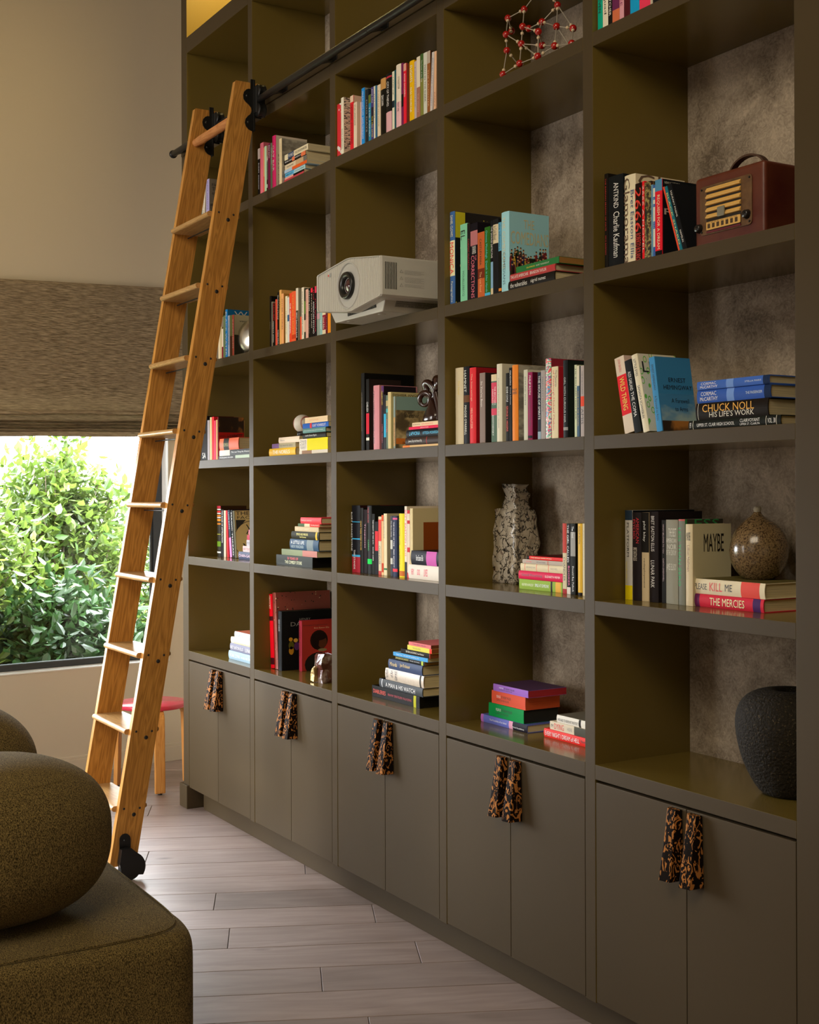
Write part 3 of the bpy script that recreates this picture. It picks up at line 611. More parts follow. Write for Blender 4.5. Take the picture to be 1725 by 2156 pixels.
# ---------------- big black vase ----------------
bv = mat('cratered_black_clay', (.017, .013, .008), .75, spec=.2, noise_mix=(190, 5, (.12, .088, .045), .57, .74, (1, 1, 1)), bump=(150, 1, .006, (1, 1, 1)))
va = empty('black_vase', (3.618, .192, .7575), 'large rough black cratered clay vase in the lowest right cell', 'vase')
prof = [(0, .0), (.060, 0), (.072, .003), (.086, .018), (.108, .058), (.126, .105), (.136, .148), (.137, .182), (.131, .210), (.117, .234), (.096, .250), (.072, .258), (.050, .2605), (.036, .258), (.033, .252), (.031, .22), (.08, .18)]
mb = MB(); mb.lathe(prof, (0, 0, 0), 72, dist=lambda p: p+Vector((p.x, p.y, 0))*(.02*noise.noise(p*10)+.004*noise.noise(p*60))); mb.build('body', bv, va, sub=1)
# ---------------- ceramic figure ----------------
cg = bpy.data.materials.new('mottled_cream_black_glaze'); cg.use_nodes = True; nt = cg.node_tree; b = nt.nodes['Principled BSDF']; b.inputs['Roughness'].default_value = .18; b.inputs['Coat Weight'].default_value = .5
tc = nt.nodes.new('ShaderNodeTexCoord'); v1 = nt.nodes.new('ShaderNodeTexVoronoi'); v1.feature = 'DISTANCE_TO_EDGE'; v1.inputs['Scale'].default_value = 26; n1 = nt.nodes.new('ShaderNodeTexNoise'); n1.inputs['Scale'].default_value = 22; n1.inputs['Detail'].default_value = 5; n1.inputs['Distortion'].default_value = 2
ds = nt.nodes.new('ShaderNodeVectorMath'); ds.operation = 'MULTIPLY_ADD'; ds.inputs[1].default_value = (.06, .06, .06)
cr = nt.nodes.new('ShaderNodeValToRGB'); e = cr.color_ramp.elements; e[0].position = .02; e[0].color = (.012, .010, .010, 1); e[1].position = .075; e[1].color = (.56, .49, .38, 1)
c2 = nt.nodes.new('ShaderNodeValToRGB'); e = c2.color_ramp.elements; e[0].position = .30; e[0].color = (.10, .012, .01, 1); e[1].position = .42; e[1].color = (1, 1, 1, 1); e3 = c2.color_ramp.elements.new(.7); e3.color = (.75, .76, .8, 1)
ml = nt.nodes.new('ShaderNodeMix'); ml.data_type = 'RGBA'; ml.blend_type = 'MULTIPLY'; ml.inputs[0].default_value = 1; bu = nt.nodes.new('ShaderNodeBump'); bu.inputs['Strength'].default_value = .9; bu.inputs['Distance'].default_value = .004
L = nt.links.new; L(tc.outputs['Object'], n1.inputs[0]); L(n1.outputs['Color'], ds.inputs[0]); L(tc.outputs['Object'], ds.inputs[2]); L(ds.outputs[0], v1.inputs[0]); L(v1.outputs['Distance'], cr.inputs[0]); L(n1.outputs['Fac'], c2.inputs[0]); L(cr.outputs[0], ml.inputs[6]); L(c2.outputs[0], ml.inputs[7]); L(ml.outputs[2], b.inputs['Base Color']); L(v1.outputs['Distance'], bu.inputs['Height']); L(bu.outputs[0], b.inputs['Normal'])
fg = empty('ceramic_figure', (2.372, .235, 1.2095), 'glazed cream and black slab-built ceramic bottle figure with square neck', 'sculpture')
def slabs(levels, nx=10, seed=0, amp=.004, smooth=True):
    mb = MB(); rings = []
    for (z, x0, x1, y0, y1) in levels:
        r = []
        for i in range(nx): r.append((x0+(x1-x0)*i/nx, y0, z))
        for i in range(nx): r.append((x1, y0+(y1-y0)*i/nx, z))
        for i in range(nx): r.append((x1+(x0-x1)*i/nx, y1, z))
        for i in range(nx): r.append((x0, y1+(y0-y1)*i/nx, z))
        rings.append([Vector(p)+Vector((noise.noise(Vector(p)*30+Vector((seed, 0, 0))), noise.noise(Vector(p)*30+Vector((0, seed+3, 0))), .5*noise.noise(Vector(p)*25)))*amp for p in r])
    n = 4*nx; vs = [v for r in rings for v in r]
    mb.add(vs, [(i*n+j, i*n+(j+1) % n, (i+1)*n+(j+1) % n, (i+1)*n+j) for i in range(len(rings)-1) for j in range(n)]+[tuple(range(n))[::-1], tuple(range((len(rings)-1)*n, len(rings)*n))], 0, smooth)
    return mb
lv = []
for i in range(15):
    f = i/14; z = .232*f
    lv.append((z, -.100+.036*f-(.012 if .93 < f else 0), .086-.010*f, -.05+.012*f, .055-.006*f))
lv.append((.243, -.062, .070, -.034, .045)); lv.append((.244, -.020, .05, -.022, .034))
slabs(lv, 12, 1, .011).build('body', cg, fg)
lv = [(.238+.088*i/8, -.012-.004*sin(i), .056+.006*sin(i*1.7), -.026, .032) for i in range(9)]+[(.322, -.004, .046, -.018, .024), (.30, .002, .04, -.014, .02)]
slabs(lv, 8, 5, .010).build('neck', cg, fg)
# ---------------- dark carved ornament ----------------
ow = mat('polished_dark_wood', (.035, .011, .007), .2, coat=.3, noise_mix=(12, 3, (.022, .008, .006), .35, .7, (1, 1, .3)))
orn = empty('carved_ornament', (2.085, .098, 1.7515), 'glossy dark brown carved ornament of looping links standing on a pile of novels', 'ornament')
mb = MB(); mb.lathe([(0, 0), (.038, 0), (.045, .012), (.034, .05), (.024, .085), (.018, .12), (0, .13)], (.01, 0, 0), 28, dist=lambda p: Vector((p.x*(1+.3*sin(p.z*40)), p.y, p.z))); mb.build('base', ow, orn)
def link(c, R1, R2, r, rot, name):
    mb = MB(); M3 = Matrix.Rotation(rot[0], 3, 'X') @ Matrix.Rotation(rot[1], 3, 'Y') @ Matrix.Rotation(rot[2], 3, 'Z')
    mb.tube([Vector(c)+M3 @ Vector((R1*cos(t), 0, R2*sin(t))) for t in [2*pi*i/36 for i in range(36)]], [r*(1+.25*sin(2*pi*i/36)) for i in range(36)], 14, closed=True); mb.build(name, ow, orn)
link((-.030, -.01, .130), .026, .034, .0135, (0, .3, .5), 'link'); link((-.006, 0, .178), .020, .044, .0145, (.2, -.35, .1), 'link'); link((.028, .01, .205), .030, .030, .017, (0, .2, -.6), 'link')
mb = MB(); mb.tube([(.03, 0, .16), (.045, 0, .11), (.06, 0, .06), (.062, 0, .012)], [.016, .014, .016, .02], 14); mb.build('arm', ow, orn); orn.scale = (.95, .64, .64)
# ---------------- glass rock ----------------
gk = empty('mineral_chunk', (1.302, .078, .7575), 'jagged maroon and gilded mineral chunk by the divider', 'ornament')
def rough(mb, amp, sc): 
    mb.v = [tuple(Vector(v)+Vector((noise.noise(Vector(v)*sc), noise.noise(Vector(v)*sc+Vector((9, 0, 0))), noise.noise(Vector(v)*sc+Vector((0, 9, 0)))))*amp) for v in mb.v]; return mb
rk = slabs([(0, -.034, .036, -.024, .03), (.018, -.036, .038, -.028, .03), (.05, -.028, .034, -.022, .026), (.075, -.033, .036, -.026, .028), (.10, -.028, .034, -.022, .026), (.112, -.026, .032, -.02, .024)], 4, 8, .012, False)
rk.build('rock', mat('maroon_mineral', (.11, .035, .03), .12, coat=.7, noise_mix=(26, 4, (.30, .24, .21), .50, .68, (1, 1, 1))), gk)
mb = slabs([(0.004, -.033, -.004, -.0385, -.02), (.03, -.034, -.003, -.0395, -.02), (.055, -.028, -.006, -.037, -.02), (.062, -.024, -.01, -.03, -.02)], 3, 3, .008, False); mb.build('gilded_facet', mat('rough_gold_leaf', (.42, .29, .10), .3, metal=.7, bump=(80, .8, .004, (1, 1, 1))), gk)
# ---------------- silver dish ----------------
sd_ = empty('silver_dish', (.618, .055, 2.1205), 'round brushed silver dish standing on edge before books', 'dish')
mb = MB(); mb.lathe([(0, .030), (.03, .0285), (.055, .022), (.072, .011), (.080, 0), (.0815, -.001), (.079, -.003), (.070, .006), (.054, .016), (.03, .023), (0, .0245)], (0, .034, .080), 56, axis='y')
q = mb.build('bowl', mat('brushed_silver', (.62, .58, .48), .26, metal=1, bump=(30, .1, .001, (1, 1, 1))), sd_)
mb = MB(); mb.box(-.02, .02, .038, .05, 0, .03); mb.build('easel_foot', black_metal, sd_); sd_.rotation_euler = (0, 0, radians(30))
# ---------------- crystal lattice model ----------------
mo = empty('molecule_model', (2.75, .10, 2.7765), 'red and cream ball-and-stick crystal lattice model', 'model')
Nd = dict(a=(2.550,.10,3.006), b=(2.637,.10,3.006), c=(2.735,.10,3.050), d=(2.760,.135,2.985), e=(2.86,.115,2.880), f=(2.715,.11,2.944), g=(2.624,.04,2.921), h=(2.711,.04,2.918), i=(2.79,.04,2.878), j=(2.813,.09,2.896), k=(2.60,.06,2.882),
  l=(2.690,.05,2.874), m=(2.855,.05,2.818), n=(2.714,.026,2.803), o=(2.80,.03,2.800), p=(2.638,.018,2.790), q=(2.955,.035,2.792), r=(2.64,.115,2.948), s=(2.762,.075,2.852), t=(2.50,.15,2.99), u=(2.60,.16,2.80), v=(2.72,.16,2.795), w=(2.84,.15,2.80))
Bd = 'ab bc cd df de ag bh fr fj hi gl gk hl ls is dj je jm eq kp ln lo np no sm mq fi io om at gt ku lv mw uv vw jw'.split()
ball_r = mat('red_gloss_ball', (.42, .010, .008), .12, coat=.6); ball_c = mat('cream_bead', (.66, .52, .34), .35); stick = mat('pale_stick', (.50, .44, .36), .4, metal=.3)
MO = Vector((2.75, .10, 2.7765))
for k_, p in Nd.items():
    p = Vector(p); mb = MB(); mb.ball(p-MO, .0112, 20); mb.build('red_ball', ball_r, mo)
for a, c in Bd:
    A_, C_ = Vector(Nd[a])-MO, Vector(Nd[c])-MO; d = (C_-A_).normalized()
    mb = MB(); mb.tube([A_, C_], .0017, 6); mb.build('rod', stick, mo)
    mb = MB(); mb.ball(C_-d*.0195 if (ord(a)+ord(c)) % 2 else A_+d*.0195, .0055, 12); mb.build('cream_bead', ball_c, mo)
# ---------------- planting outside the window ----------------
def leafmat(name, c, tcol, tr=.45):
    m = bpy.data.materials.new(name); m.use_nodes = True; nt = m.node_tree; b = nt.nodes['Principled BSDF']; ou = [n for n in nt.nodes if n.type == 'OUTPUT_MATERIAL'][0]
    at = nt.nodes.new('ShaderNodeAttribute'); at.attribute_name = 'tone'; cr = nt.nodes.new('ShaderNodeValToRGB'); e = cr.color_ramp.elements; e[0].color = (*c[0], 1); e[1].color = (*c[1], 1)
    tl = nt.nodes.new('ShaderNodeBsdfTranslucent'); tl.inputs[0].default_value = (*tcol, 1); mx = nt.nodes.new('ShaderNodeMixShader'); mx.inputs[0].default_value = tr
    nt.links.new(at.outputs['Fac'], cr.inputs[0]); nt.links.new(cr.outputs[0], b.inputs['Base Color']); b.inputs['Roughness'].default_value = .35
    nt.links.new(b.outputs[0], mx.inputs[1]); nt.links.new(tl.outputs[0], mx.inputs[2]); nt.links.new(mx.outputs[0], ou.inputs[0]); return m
leaf_l = leafmat('sunlit_ficus_leaf', ((.022, .065, .014), (.16, .225, .045)), (.11, .18, .03), .35); leaf_d = leafmat('shaded_ficus_leaf', ((.010, .036, .012), (.025, .075, .02)), (.03, .08, .02), .25)  # sunlit and shaded tones are put into the two leaf colours
bark = mat('grey_bark', (.16, .12, .09), .8)
def shrub(loc, R3, n, lm_, label, seed, size=.075, twigs=40):
    rnd = random.Random(seed); root = empty('ficus_shrub', loc, label, 'shrub', 'ficus shrubs outside the window'); mb = MB(); tone = []; tw = MB()
    tw.tube([(0, 0, 0), (.02, 0, R3[2]*.6), (0, .03, R3[2]*1.3)], [.035, .022, .01], 8)
    tips = []
    for i in range(twigs):
        u = rnd.uniform(-.9, 1); a = rnd.uniform(0, 2*pi); q = sqrt(max(0, 1-u*u)); s = rnd.uniform(.55, 1)
        c = Vector((R3[0]*q*cos(a)*s, R3[1]*q*sin(a)*s, R3[2]+R3[2]*u*s)); base = Vector((c.x*.25, c.y*.25, max(.05, c.z*.45)))
        mid = (base+c)/2+Vector((rnd.uniform(-.06, .06), rnd.uniform(-.06, .06), .06)); tw.tube([base, mid, c], [.008, .006, .0025], 5); tips.append((mid, c))
    for i in range(n):
        mid, c = tips[rnd.randrange(len(tips))]; f = rnd.random()**.6; p = mid.lerp(c, f)+Vector((rnd.gauss(0, .10), rnd.gauss(0, .10), rnd.gauss(0, .09)))
        if p.z < .02: continue
        d = Vector((rnd.gauss(.5, .6), rnd.gauss(0, .8), rnd.gauss(.25, .6))).normalized(); s = d.cross(Vector((rnd.gauss(0, .4), rnd.gauss(0, .4), 1))).normalized(); nn = d.cross(s)
        l = size*rnd.uniform(.65, 1.3); w = l*.27
        mb.add([p, p+d*l*.26+s*w*.82+nn*.1*w, p+d*l*.64+s*w*.92+nn*.1*w, p+d*l-nn*.3*w, p+d*l*.64-s*w*.92+nn*.1*w, p+d*l*.26-s*w*.82+nn*.1*w, p+d*l*.5-nn*.25*w], [(0,1,6), (1,2,6), (2,3,6), (3,4,6), (4,5,6), (5,0,6)]); tone += [rnd.random()]*6
    fo = mb.build('foliage', lm_, root); a = fo.data.attributes.new('tone', 'FLOAT', 'FACE'); a.data.foreach_set('value', tone)
    tw.build('branches', bark, root)
GZ = -.15
shrub((-2.25, -.85, GZ), (.60, .72, 1.02), 12500, leaf_l, 'sunlit pale green ficus shrub filling the left of the window', 1, .078, 150)
shrub((-3.05, .22, GZ), (.60, .66, 1.10), 10500, leaf_l, 'tall airy ficus shrub behind the ladder, tips against the sky', 2, .078, 120)
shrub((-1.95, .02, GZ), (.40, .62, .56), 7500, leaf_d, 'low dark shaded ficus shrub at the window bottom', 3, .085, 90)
shrub((-3.6, 1.45, GZ), (.60, .70, .90), 6000, leaf_l, 'ficus shrub seen past the ladder by the window jamb', 4, .08, 80)
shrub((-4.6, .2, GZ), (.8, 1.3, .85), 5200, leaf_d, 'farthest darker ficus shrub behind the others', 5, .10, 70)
mb = MB(); mb.box(-16, -1.25, -14, 16, -.35, -.15); tag(mb.build('garden_ground', mat('garden_soil', (.10, .085, .06), .95, noise_mix=(3, 5, (.06, .09, .03), .4, .6, (1, 1, 1)))), kind='structure')
# ---- book tables: (x, y, z, thickness, depth, height, lean, colour, label, spine lettering, spine bands, options) ----
UPRIGHT=[
 ('under the rail',[
  (1.5719,0.006,2.776,0.0307,0.135,0.1964,0.0,'C42230','red paperback with white flower shapes,first from left under the rail',[],[],{'pat': 'flowers'}),
  (1.6039,0.006,2.776,0.02,0.135,0.2128,0.0,'DCCDBA','cream hardback with a scribbled cover,second from left under the rail',[('FAMILY RECORD','303030',0.55,0.9,0.3,0.6)],[],{'cov': 'D2C2AC','pat2': 'scribble'}),
  (1.6758,0.006,2.776,0.0245,0.135,0.1999,0.0,'C8242C','red paperback with a pale top,third from left under the rail',[('CATCHING','15130F',0.16,0.45,0.25,0.75),('MOTHER','501018',0.5,0.9,0.3,0.7)],[('D8B8A0',0.0,0.12)],{'cov': 'CCA890'}),
  (1.7022,0.006,2.776,0.0243,0.135,0.1685,0.0,'D4C2AE','cream paperback with brown lettering,fourth from left under the rail',[('STAR LANGUAGE','806850',0.05,0.5,0.2,0.7)],[],{'cov': 'C4B09A'}),
  (1.7546,0.006,2.776,0.007,0.135,0.1584,0.0,'DCAEB0','very thin pink paperback,fifth from left under the rail',[],[],{}),
  (1.763,0.006,2.776,0.0218,0.135,0.2051,0.0,'2484D4','bright blue paperback,sixth from left under the rail',[('MALE IN WHITE CITY  DAVID FANSHAWE','E8E0D0',0.06,0.9,0.25,0.7)],[],{'cov': '8C8A80'}),
  (1.7916,0.006,2.776,0.0221,0.135,0.193,0.0,'22282C','charcoal paperback,seventh from left under the rail',[('DOG DAYS','8A9094',0.2,0.8,0.3,0.7)],[],{}),
  (1.8146,0.006,2.776,0.018,0.135,0.1677,0.0,'2A7CA0','blue paperback with an olive top,eighth from left under the rail',[('THE MIND','C8D8E0',0.25,0.9,0.3,0.7)],[('5A6A2C',0.0,0.18)],{}),
  (1.8337,0.006,2.776,0.0184,0.135,0.19,0.0,'443C78','purple paperback with white and yellow lettering,ninth from left under the rail',[('BOOK TITLE','E8E0D0',0.04,0.3,0.3,0.7),('THE BIRD EATER','E0C830',0.55,0.95,0.3,0.7)],[('2C2430',0.38,0.7)],{}),
  (1.8531,0.006,2.776,0.0106,0.135,0.1894,0.0,'CFCDBC','thin off-white paperback,tenth from left under the rail',[('DELIRIUM','15130F',0.15,0.6,0.3,0.7)],[],{}),
  (1.8646,0.006,2.776,0.0124,0.135,0.1879,0.0,'2C5E80','steel blue paperback,eleventh from left under the rail',[],[],{}),
  (1.8799,0.006,2.776,0.0218,0.135,0.1852,0.0,'CCBCA2','cream paperback with small lettering,twelfth from left under the rail',[('A MAN OF NO HOME','807058',0.1,0.8,0.3,0.6)],[],{}),
  (1.9038,0.006,2.776,0.0375,0.16,0.2044,0.0,'17150F','black hardback with a golden bird,thirteenth from left under the rail',[('SEAN DAWN','E8E0D0',0.32,0.5,0.3,0.7)],[('B48850',0.03,0.22)],{'hard': 1}),
  (1.9428,0.006,2.776,0.0393,0.16,0.2052,0.0,'1B1916','black hardback with tall white capitals,fourteenth from left under the rail',[('CITY OF THIEVES','E8E0D8',0.14,0.56,0.25,0.6)],[('A83040',0.05,0.08),('C89CA4',0.66,1)],{'hard': 1}),
  (1.9845,0.006,2.776,0.0151,0.135,0.2037,0.0,'CFCBB8','off-white paperback with a dark patch,fifteenth from left under the rail',[('LAND OF','15130F',0.1,0.4,0.3,0.7)],[('1C2830',0.5,0.62)],{}),
  (2.0005,0.006,2.776,0.0109,0.135,0.2052,0.0,'1A4A54','dark teal paperback,sixteenth from left under the rail',[],[],{}),
  (2.0129,0.006,2.776,0.0329,0.16,0.2171,0.0,'DCC8B8','pale pink hardback,seventeenth from left under the rail',[('STREETER','605040',0.2,0.4,0.5,0.8),('TEST ME','502830',0.6,0.75,0.4,0.7)],[('D8A8B0',0.6,1)],{'hard': 1}),
  (2.0471,0.006,2.776,0.0138,0.135,0.2152,0.0,'66204E','purple paperback,eighteenth from left under the rail',[],[('18141A',0.5,0.7)],{}),
  (2.0623,0.006,2.776,0.0182,0.135,0.2086,0.0,'E02234','bright red paperback with a pink top,nineteenth from left under the rail',[('RODNEY DANGERFIELD','E8E0D0',0.17,0.55,0.25,0.7)],[('C89080',0.0,0.12)],{'cov': '7C4034'}),
  (2.1025,0.006,2.776,0.0305,0.16,0.2042,0.0,'EAA612','yellow hardback with white capitals,twentieth from left under the rail',[('FLIGHTS','F0E8C8',0.08,0.36,0.3,0.75),('OLGA TOKARCZUK','F0E8C8',0.44,0.86,0.3,0.65)],[],{'hard': 1}),
  (2.1343,0.006,2.776,0.0138,0.135,0.1955,0.0,'B0A2A6','thin lilac-grey paperback,twenty-first from left under the rail',[('LONESOME','706870',0.1,0.8,0.3,0.6)],[],{}),
  (2.1494,0.006,2.776,0.0223,0.135,0.2059,0.0,'966858','paperback,white above brown,twenty-second from left under the rail',[('THE MOON','C0A090',0.6,0.9,0.3,0.6)],[('CEC4B4',0.0,0.5)],{}),
  (2.1735,0.006,2.776,0.0187,0.135,0.2089,0.0,'75783C','olive green paperback,twenty-third from left under the rail',[('The Power of the Dog','E8E0D0',0.1,0.45,0.3,0.7)],[('3C5A2C',0.0,0.4)],{}),
  (2.1934,0.006,2.776,0.0223,0.135,0.2068,0.0,'BEC0B8','pale grey paperback,twenty-fourth from left under the rail',[('MAN IN THE DARK','505050',0.2,0.8,0.3,0.7)],[],{}),
  (2.2166,0.006,2.776,0.0192,0.135,0.2057,0.0,'86542E','brown paperback,twenty-fifth from left under the rail',[('THE LAUGHTER','D0A880',0.3,0.9,0.3,0.6)],[('A89C90',0.0,0.2)],{'cov': '34221A'}),
  (2.2336,0.006,2.776,0.0149,0.135,0.1942,0.0707,'BAB4B4','pale grey paperback leaning right,twenty-sixth from left under the rail',[('EXCELLENT WOMEN','7880A0',0.1,0.9,0.3,0.7)],[],{}),
  (2.2572,0.006,2.776,0.0124,0.135,0.1924,0.0322,'D4A888','peach paperback leaning right,twenty-seventh from left under the rail',[('KAFKA','804038',0.7,0.95,0.3,0.7)],[],{}),
 ]),
 ('in the topmost row',[
  (3.0958,0.015,2.776,0.0211,0.135,0.205,0.0,'109880','teal paperback,first from left in the topmost row',[('STATION ELEVEN','15130F',0.1,0.75,0.2,0.7)],[],{}),
  (3.1175,0.015,2.776,0.022,0.135,0.202,0.0,'D0CCBC','off-white paperback,second from left in the topmost row',[('goon squad','15130F',0.2,0.8,0.2,0.75)],[],{}),
  (3.1401,0.015,2.776,0.0174,0.135,0.199,0.0,'1C1A18','black paperback,third from left in the topmost row',[('THE BIRDCATCHER','E8E0D0',0.2,0.85,0.25,0.75)],[],{}),
  (3.158,0.015,2.776,0.0293,0.135,0.196,0.0,'C06848','salmon and purple paperback,fourth from left in the topmost row',[('SONS','E0C0C0',0.4,0.62,0.2,0.7)],[('602850',0.62,0.8)],{}),
  (3.1879,0.015,2.776,0.0175,0.135,0.205,0.0,'C890A0','pale pink paperback,fifth from left in the topmost row',[('THE FREE','803060',0.3,0.8,0.2,0.7)],[],{}),
  (3.2059,0.015,2.776,0.0249,0.16,0.202,0.0,'481820','maroon hardback,sixth from left in the topmost row',[],[],{'hard': 1}),
  (3.2314,0.015,2.776,0.0357,0.135,0.199,0.0,'1890C8','bright blue paperback,seventh from left in the topmost row',[('WORDS','E8E0D0',0.3,0.75,0.2,0.75)],[],{}),
  (3.2681,0.015,2.776,0.0418,0.135,0.196,0.0,'D83858','raspberry red paperback,eighth from left in the topmost row',[('O','F0D8D0',0.72,0.78,0.4,0.6)],[],{}),
  (3.3104,0.015,2.776,0.0093,0.135,0.205,0.0,'B0A898','thin grey paperback,ninth from left in the topmost row',[],[],{}),
  (3.3201,0.015,2.776,0.025,0.16,0.202,0.0,'18181A','black hardback,tenth from left in the topmost row',[],[],{'hard': 1}),
 ]),
 ('beside the radio',[
  (3.1159,0.02,2.12,0.0155,0.16,0.2612,0.0,'17130F','black hardback with small red lettering,first from left beside the radio',[('THE BARMAN SEASON OF HATE','A83028',0.05,0.6,0.3,0.6),('MCG BARMAN','A83028',0.65,0.85,0.3,0.6)],[],{'hard': 1}),
  (3.133,0.02,2.12,0.0614,0.16,0.2479,0.0,'15171A','thick black hardback with white script lettering,second from left beside the radio',[('ANTKIND','F0EEE8',0.08,0.36,0.42,0.74),('Charlie Kaufman','F0EEE8',0.4,0.9,0.4,0.8)],[],{'hard': 1}),
  (3.2009,0.02,2.12,0.0433,0.1749,0.237,0.0,'CFC6AE','cream hardback with big brown lettering,third from left beside the radio',[('Glamorama','5A4638',0.03,1.0,0.02,0.55),('Bret Easton Ellis','4A5A80',0.18,0.95,0.62,0.92)],[],{'hard': 1,'ct': [('Gl','5A4638',0.05,0.5,0.0,0.16)]}),
  (3.2399,0.02,2.12,0.0296,0.135,0.2078,0.0,'1E100D','black paperback with red numerals,fourth from left beside the radio',[('2666','C82A20',0.06,0.62,0.08,0.9),('ROBERTO BOLANO','B82A20',0.64,0.98,0.15,0.85)],[],{}),
  (3.2701,0.02,2.12,0.0087,0.135,0.2091,0.0,'D22028','thin bright red paperback,fifth from left beside the radio',[('2666 A NOVEL','E8E0D0',0.05,0.9,0.2,0.8)],[],{}),
  (3.2794,0.02,2.12,0.0255,0.135,0.2044,0.0,'3A3322','dark paperback with a mottled painting cover,sixth from left beside the radio',[],[],{'pat': 'mosaic'}),
  (3.3053,0.02,2.12,0.0071,0.135,0.1932,0.0,'5A88A8','thin sky-blue paperback,seventh from left beside the radio',[],[],{}),
  (3.3129,0.02,2.12,0.0076,0.135,0.1899,0.0,'3A5AA0','thin blue paperback with white tags,eighth from left beside the radio',[('Soul of Speculation','E8E0D0',0.08,0.8,0.2,0.8)],[('C8C8C0',0.04,0.16),('C8C8C0',0.2,0.26),('C8C8C0',0.3,0.5),('C8C8C0',0.6,0.85)],{}),
  (3.321,0.02,2.12,0.026,0.135,0.2012,0.0,'D02030','red paperback with a blue top,ninth from left beside the radio',[('REQUIEM FOR A DREAM','F0D8B0',0.2,0.9,0.25,0.7)],[('4A80A8',0.0,0.15),('121212',0.92,1)],{'cov': '14181C','ct': [('R.','A8A8A0',0.05,0.4,0.38,0.46),('NEW & NOTABLE','C8C8C0',0.06,0.45,0.03,0.06)]}),
  (3.4085,0.02,2.12,0.0051,0.135,0.1866,-0.3195,'D84A30','very thin orange booklet leaning left,tenth from left beside the radio',[],[],{}),
  (3.4143,0.02,2.12,0.0092,0.135,0.1851,-0.3183,'20687A','thin teal paperback leaning left,eleventh from left beside the radio',[('BLACK SHARD','E0D070',0.1,0.9,0.25,0.75)],[],{}),
  (3.4257,0.02,2.12,0.0146,0.135,0.1878,-0.3144,'16171A','black paperback leaning left,twelfth from left beside the radio',[('SQUEAKY POEMS','E8E8E0',0.1,0.5,0.3,0.7),('HAMSUN','E8E8E0',0.7,0.88,0.3,0.7)],[],{}),
 ]),
 ('beside the comic cover',[
  (2.3322,0.02,2.12,0.029,0.1823,0.3041,0.0,'3A5E94','tall blue and cream graphic novel,first from left beside the comic cover',[('DANIEL CLOWES','E8D8B0',0.04,0.27,0.25,0.75),('MONICA','D03028',0.33,0.67,0.12,0.85),('Fantagraphics','E8D8B0',0.75,0.97,0.25,0.75)],[('E8D0A8',0.31,0.69)],{'hard': 1,'cov': '100E10','pat2': 'burst'}),
  (2.3938,0.02,2.12,0.0395,0.135,0.2523,0.0,'78BC9C','mint green paperback,second from left beside the comic cover',[('HOUELLEBECQ','306050',0.6,0.92,0.3,0.6),('EL','102018',0.08,0.2,0.1,0.7)],[],{}),
  (2.4344,0.02,2.12,0.0167,0.135,0.2495,0.0,'1E181A','black paperback with small red lettering,third from left beside the comic cover',[('CORMAC McCARTHY','A03030',0.2,0.6,0.2,0.7)],[],{}),
  (2.4527,0.02,2.12,0.0401,0.135,0.2445,0.0,'17131A','black hardback with pink lettering,fourth from left beside the comic cover',[('CORRECTIONS','E86A80',0.42,0.97,0.12,0.58),('THE','E86A80',0.42,0.49,0.68,0.85),('JONATHAN FRANZEN','E8E0D0',0.3,0.4,0.1,0.8)],[('A86A70',0.1,0.29)],{}),
  (2.4936,0.02,2.12,0.0379,0.135,0.2087,0.0,'B25A30','rust orange paperback,fifth from left beside the comic cover',[('CASTLEVANIA','15130F',0.1,0.5,0.3,0.6),('The Lost Road','E0A070',0.6,0.9,0.3,0.6)],[('6A2A18',0.55,0.7)],{}),
  (2.5326,0.02,2.12,0.0296,0.135,0.219,0.0,'2C6020','green paperback with cyan lettering,sixth from left beside the comic cover',[('Ottessa Moshfegh  Death in Her Hands','58C8D8',0.05,0.93,0.15,0.55)],[('48A8D8',0.94,0.98)],{}),
  (2.5657,0.02,2.12,0.0125,0.135,0.2344,0.0,'16171A','black and pale blue paperback,seventh from left beside the comic cover',[('THE SAVAGE DETECTIVE','E8E0D0',0.08,0.5,0.15,0.85)],[('7AA0C0',0.55,0.9),('C8B898',0.9,1)],{}),
  (2.5787,0.02,2.12,0.029,0.16,0.2343,0.0,'1A1A1C','black hardback with a cream label,eighth from left beside the comic cover',[('In Cold Blood','15130F',0.09,0.27,0.2,0.8)],[('C8BCA0',0.07,0.32)],{'hard': 1}),
  (2.6082,0.02,2.12,0.0156,0.135,0.2207,0.0,'15140F','black paperback with a blue top,ninth from left beside the comic cover',[('the informers','14283C',0.02,0.38,0.2,0.8)],[('5A9CC0',0,0.4),('D08030',0.92,0.96)],{}),
  (2.6248,0.02,2.12,0.0405,0.1509,0.2469,0.0,'92C4D8','light blue hardback with crowd cover,tenth from left beside the comic cover',[('THE COMEDIANS','C8C0A0',0.06,0.7,0.25,0.6),('COMEDIANS','4A6A78',0.5,0.9,0.3,0.6)],[],{'hard': 1,'ct': [('THE','C0B48C',0.36,0.62,0.09,0.2),('COMEDIANS','C0B48C',0.03,0.98,0.24,0.4)],'crowd': 1}),
 ]),
 ('beside the projector',[
  (0.9328,0.02,2.12,0.0176,0.16,0.2162,0.0,'16130F','black paperback,first from left beside the projector',[('IN THE EAST','807868',0.5,0.65,0.3,0.6)],[],{'hard': 1}),
  (0.9514,0.02,2.12,0.0099,0.135,0.1911,0.0,'888070','thin grey paperback,second from left beside the projector',[],[],{}),
  (0.962,0.02,2.12,0.0258,0.135,0.1836,0.0,'17130F','black paperback with red and white lettering,third from left beside the projector',[('THE ROYAL HEARTS','C02028',0.0,0.4,0.3,0.8),('PERFECT SPEED','E8E0D0',0.42,0.9,0.2,0.5)],[],{}),
  (0.989,0.02,2.12,0.018,0.135,0.1955,0.0,'D8543E','thin coral paperback,fourth from left beside the projector',[],[],{}),
